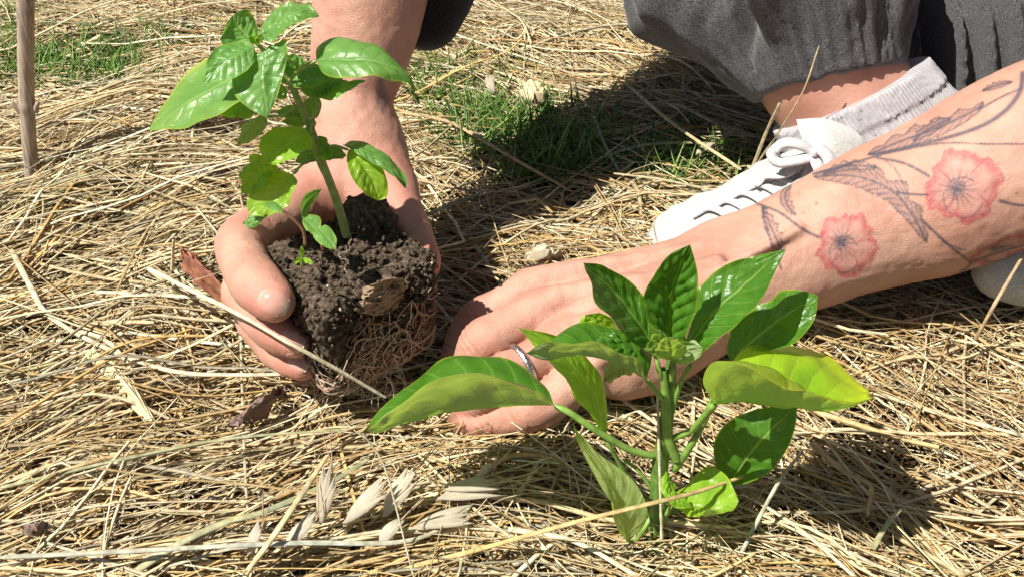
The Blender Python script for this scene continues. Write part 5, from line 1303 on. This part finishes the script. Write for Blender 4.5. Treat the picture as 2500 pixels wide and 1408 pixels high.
stalk('pale blade lying left of the ankle shadow', [(1030, 530, 14), (1100, 500, 18), (1165, 475, 16)], 2.2, 'green', .5)
stalk('brownish flat stalk between the two hands', [(1175, 662, 18), (1235, 668, 20), (1300, 672, 18)], 1.8, 'tan', .5)
stalk('grey split stem lying in the shade between the hands', [(1160, 598, 16), (1195, 650, 18), (1225, 705, 14)], 1.5, 'grey', .4)
stalk('long straw from the left edge towards the stake foot', [(0, 385, 14), (90, 368, 22), (180, 368, 14)], 2.6, 'straw', .4)
stalk('curved olive stem sweeping across the left middle', [(0, 600, 12), (150, 505, 20), (300, 460, 22), (480, 455, 20), (620, 440, 14)], 1.1, 'green')
stalk('long olive stalk under the scorched leaf tip', [(0, 1190, 18), (300, 1120, 22), (560, 1070, 24), (860, 1046, 22)], 1.3, 'green', .6)
stalk('straight tan stalk at the lower right, bent near its end', [(1980, 1080, 20), (2060, 1150, 28), (2125, 1185, 26), (2118, 1260, 16)], 1.7, 'tan', .6)
stalk('pale grey stem slanting up beside the curled leaf', [(1810, 1350, 16), (1850, 1270, 26), (1905, 1170, 34), (1960, 1100, 24)], 1.1, 'grey')
stalk('broken pale stalk pointing up at the lower right', [(2130, 1340, 16), (2165, 1280, 24), (2200, 1240, 28)], 1.6, 'green', .5)
stalk('tan stalk crossing at the right edge above the straw', [(2380, 830, 22), (2430, 740, 40), (2500, 620, 56)], 1.3, 'tan')
stalk('thin vertical stem right beside the pepper stem', [(1616, 1320, 18), (1612, 1180, 42), (1608, 1060, 62), (1606, 960, 78)], .9, 'pale')
stalk('long pale stalk lying at the lower edge right of centre', [(1240, 1290, 20), (1400, 1320, 20), (1560, 1408, 16)], 1.7, 'pale', .5)
stalk('pale stalk left of the fingers, bent at a sharp knee', [(230, 712, 18), (380, 720, 22), (500, 730, 26), (595, 765, 28), (580, 785, 24), (450, 850, 18), (300, 900, 14)], 1.5, 'pale', .6)
stalk('short upright pink-brown stem behind the left leaves', [(432, 400, 10), (431, 365, 22), (430, 338, 30)], 1.0, 'tan')
stalk('white stem standing left of the fingers', [(420, 665, 14), (422, 620, 26), (424, 585, 34)], 1.4, 'pale')
stalk('reddish dry stem below the longest leaf', [(250, 385, 12), (300, 345, 18), (362, 312, 20)], 1.3, 'red', .6)
crumple('yellow_blade', 'broad pale yellow dry blade lying among the straw at lower left', [
    [Pz(190, 832, .016), Pz(240, 880, .018), Pz(290, 930, .018), Pz(345, 1000, .014)],
    [Pz(205, 822, .019), Pz(258, 868, .022), Pz(310, 920, .022), Pz(358, 992, .016)],
    [Pz(222, 815, .016), Pz(275, 858, .018), Pz(330, 912, .018), Pz(370, 985, .014)]], YELB, .0006, 5, 'dry blade', sink=.0075)
crumple('dead_leaf', 'curled reddish dead leaf left of the curled fingers', [
    [Pz(430, 610, .018), Pz(455, 650, .020), Pz(500, 690, .020), Pz(560, 745, .016)],
    [Pz(455, 600, .026), Pz(480, 638, .030), Pz(530, 685, .028), Pz(578, 738, .020)],
    [Pz(475, 620, .018), Pz(505, 655, .018), Pz(555, 700, .018), Pz(585, 750, .014)]], DEADR, .0022, 7, sink=.004)
crumple('dead_leaf', 'shrivelled dark grey dead leaf in the straw below the pointed leaf', [
    [Pz(425, 398, .016), Pz(470, 385, .020), Pz(530, 388, .020), Pz(585, 384, .014)],
    [Pz(440, 418, .022), Pz(480, 408, .026), Pz(530, 405, .024), Pz(580, 398, .016)],
    [Pz(432, 440, .014), Pz(480, 436, .016), Pz(535, 425, .018), Pz(575, 410, .014)]], DEADG, .0024, 9, sink=.006)
crumple('dead_leaf', 'purple-brown dead leaf rolled up below the left fingertips', [
    [Pz(560, 1015, .016), Pz(600, 990, .018), Pz(640, 965, .018), Pz(680, 940, .016)],
    [Pz(575, 1000, .024), Pz(612, 975, .027), Pz(650, 950, .027), Pz(688, 930, .022)],
    [Pz(590, 1012, .016), Pz(628, 992, .017), Pz(665, 968, .018), Pz(695, 945, .016)]], DEADP, .0016, 11, sink=.005)
crumple('dead_leaf', 'dark purple dead leaf near the lower left corner', [
    [Pz(50, 1275, .014), Pz(80, 1262, .018), Pz(110, 1256, .014)], [Pz(58, 1290, .018), Pz(86, 1275, .022), Pz(112, 1268, .018)], [Pz(66, 1300, .014), Pz(92, 1288, .016), Pz(112, 1280, .014)]], DEADP, .0014, 13, sink=.003)
crumple('dead_leaf', 'pale crinkled dead leaf in the shade above the knuckles', [
    [Pz(1285, 590, .014), Pz(1330, 572, .018), Pz(1375, 580, .016)], [Pz(1290, 608, .020), Pz(1335, 595, .026), Pz(1385, 600, .020)], [Pz(1310, 625, .014), Pz(1350, 618, .016), Pz(1395, 615, .014)]], plain('pale_leaf', (.48, .41, .30), .6, nz=160, var=.25), .0018, 15, sink=.006)
crumple('dead_leaf', 'tan papery dead leaf on the sunlit straw near the top centre', [
    [Pz(1280, 195, .014), Pz(1310, 185, .018), Pz(1335, 200, .016)], [Pz(1275, 220, .020), Pz(1305, 215, .026), Pz(1335, 225, .02)], [Pz(1285, 248, .014), Pz(1310, 245, .018), Pz(1330, 242, .014)]], plain('papery', (.62, .49, .30), .6), .0018, 17, sink=.005)

AWN = plain('awn', (.45, .33, .2), .6)
# oat husks (spikelets with two papery glumes and awns)
def oat(label, bx, by, tx, ty, z0, z1, wd, seed):
    g = np.random.default_rng(seed); a = Pz(bx, by, z0 / 1000); b_ = Pz(tx, ty, z1 / 1000)
    ax = b_ - a; L = np.linalg.norm(ax); ax /= L; s = np.cross(ax, [0, -.3, 1]); s /= np.linalg.norm(s); n = np.cross(s, ax)
    t_ = thing('oat_husk', label, 'oat husk', a, 'wild oat husks lying on the straw')
    for k in range(4):
        off = (k - 1.5) * .11 + g.normal(0, .02); d = ax + s * off; d /= np.linalg.norm(d); lk = L * g.uniform(.85, 1.05)
        nu, nv = 11, 22; u = np.linspace(-1, 1, nu)[:, None]; v = np.linspace(0, 1, nv)[None]
        w_ = wd / 1000 * (v ** .7 * (1 - v) ** 1.0 * 2.5) * .50 * (1 - .15 * k) + .00015
        ss = np.cross(d, n); ss /= np.linalg.norm(ss)
        ang = u * 1.25
        frz = 1 + .10 * noise3(np.stack([u * 5 + 0 * v, v * 2 + 0 * u, 0 * u * v + k + seed], -1), 3)
        P = a + d * (v[..., None] * lk) * frz[..., None] + ss * (np.sin(ang) * w_)[..., None] + n * (np.cos(ang) * w_ * .75 + .0006 * k)[..., None]
        i = np.arange(nu - 1)[:, None] * nv + np.arange(nv - 1)[None]
        F = np.stack([i, i + nv, i + nv + 1, i + 1], -1).reshape(-1, 4)
        me = mesh_from('glume', P.reshape(-1, 3), F); fattr(me, 'lu', (u + 0 * v).ravel() * 3 + k); fattr(me, 'lv', (v + 0 * u).ravel()); obj('glume', me, HUSK, t_)
    for k in range(2):
        e = b_ + ax * g.uniform(.01, .02) + s * g.normal(0, .006) + n * g.uniform(.0, .006)
        obj('awn', tube_mesh('awn', [a + ax * L * .6, b_, e], [.00035, .0002], 5, 12), AWN, t_)
m, t, b = mat('oat_husk')
cx_ = N(t, 'ShaderNodeCombineXYZ'); t.links.new(mathn(t, 'MULTIPLY', attr(t, 'lu').outputs['Fac'], 5.0), cx_.inputs[0]); t.links.new(attr(t, 'lv').outputs['Fac'], cx_.inputs[1]); nn = noise_n(t, 1.6, 4, .6, cx_.outputs[0])
bump(t, b, nn, .7, .0008)
t.links.new(ramp(t, nn, [(.3, (.50, .43, .29)), (.5, (.70, .63, .49)), (.7, (.82, .76, .64))]), b.inputs['Base Color']); b.inputs['Roughness'].default_value = .4
tr = N(t, 'ShaderNodeBsdfTranslucent', ins={0: (.85, .78, .6, 1)}); ms = N(t, 'ShaderNodeMixShader', ins={0: .3})
t.links.new(b.outputs[0], ms.inputs[1]); t.links.new(tr.outputs[0], ms.inputs[2]); t.links.new(ms.outputs[0], t.nodes['Material Output'].inputs[0]); HUSK = m
for i, a in enumerate([
    ('upright narrow oat husk beside the steep yellow stalk', 787, 1275, 812, 1150, 18, 40, 6.5),
    ('plump oat husk leaning right, left of the thin hanging stem', 845, 1278, 950, 1180, 18, 34, 7),
    ('oat husk with frayed top behind the thin hanging stem', 940, 1260, 1022, 1140, 16, 34, 8),
    ('oat husk lying low at the left of the husk cluster', 700, 1340, 775, 1260, 16, 26, 7),
    ('white oat husk lying flat left of the drooping leaf', 1070, 1220, 1225, 1190, 20, 24, 7),
    ('second white oat husk just above the flat one', 1090, 1198, 1210, 1178, 22, 27, 5.5),
    ('oat husk under the long grey-green stalk', 1010, 1290, 1150, 1258, 16, 20, 6.5),
    ('small round pale husk alone on the straw above the flat husks', 1168, 1172, 1208, 1138, 18, 28, 7),
    ('oat husk at the foot of the steep yellow stalk', 612, 1350, 640, 1285, 16, 26, 6),
    ('pair-like husk low in the cluster by the bottom edge', 930, 1330, 985, 1262, 16, 24, 7),
    ('slim husk lying in the shade left of the shoe', 1700, 380, 1745, 350, 14, 20, 6),
    ('pale husk on the sunny straw behind the grass tuft', 1205, 230, 1190, 185, 14, 24, 6)]):
    oat(*a, seed=70 + i)

# ------------------------------------------------------------------ origins: every thing's origin at its own base
for o in list(COL.objects):
    if o.parent is not None or o.type not in ('EMPTY', 'MESH'): continue
    if o.type == 'EMPTY' and 'base' in o:
        bpt = Vector([float(x) for x in o['base']]); o.location = bpt; del o['base']
        for ch in o.children: ch.location = ch.location - bpt
    elif o.type == 'MESH' and 'category' in o and o.get('kind') != 'stuff':
        me = o.data; Vv = np.empty(len(me.vertices) * 3, np.float32); me.vertices.foreach_get('co', Vv); Vv = Vv.reshape(-1, 3)
        c_ = Vv.mean(0); c_[2] = Vv[:, 2].min(); me.vertices.foreach_set('co', (Vv - c_).ravel()); me.update(); o.location = c_.tolist()
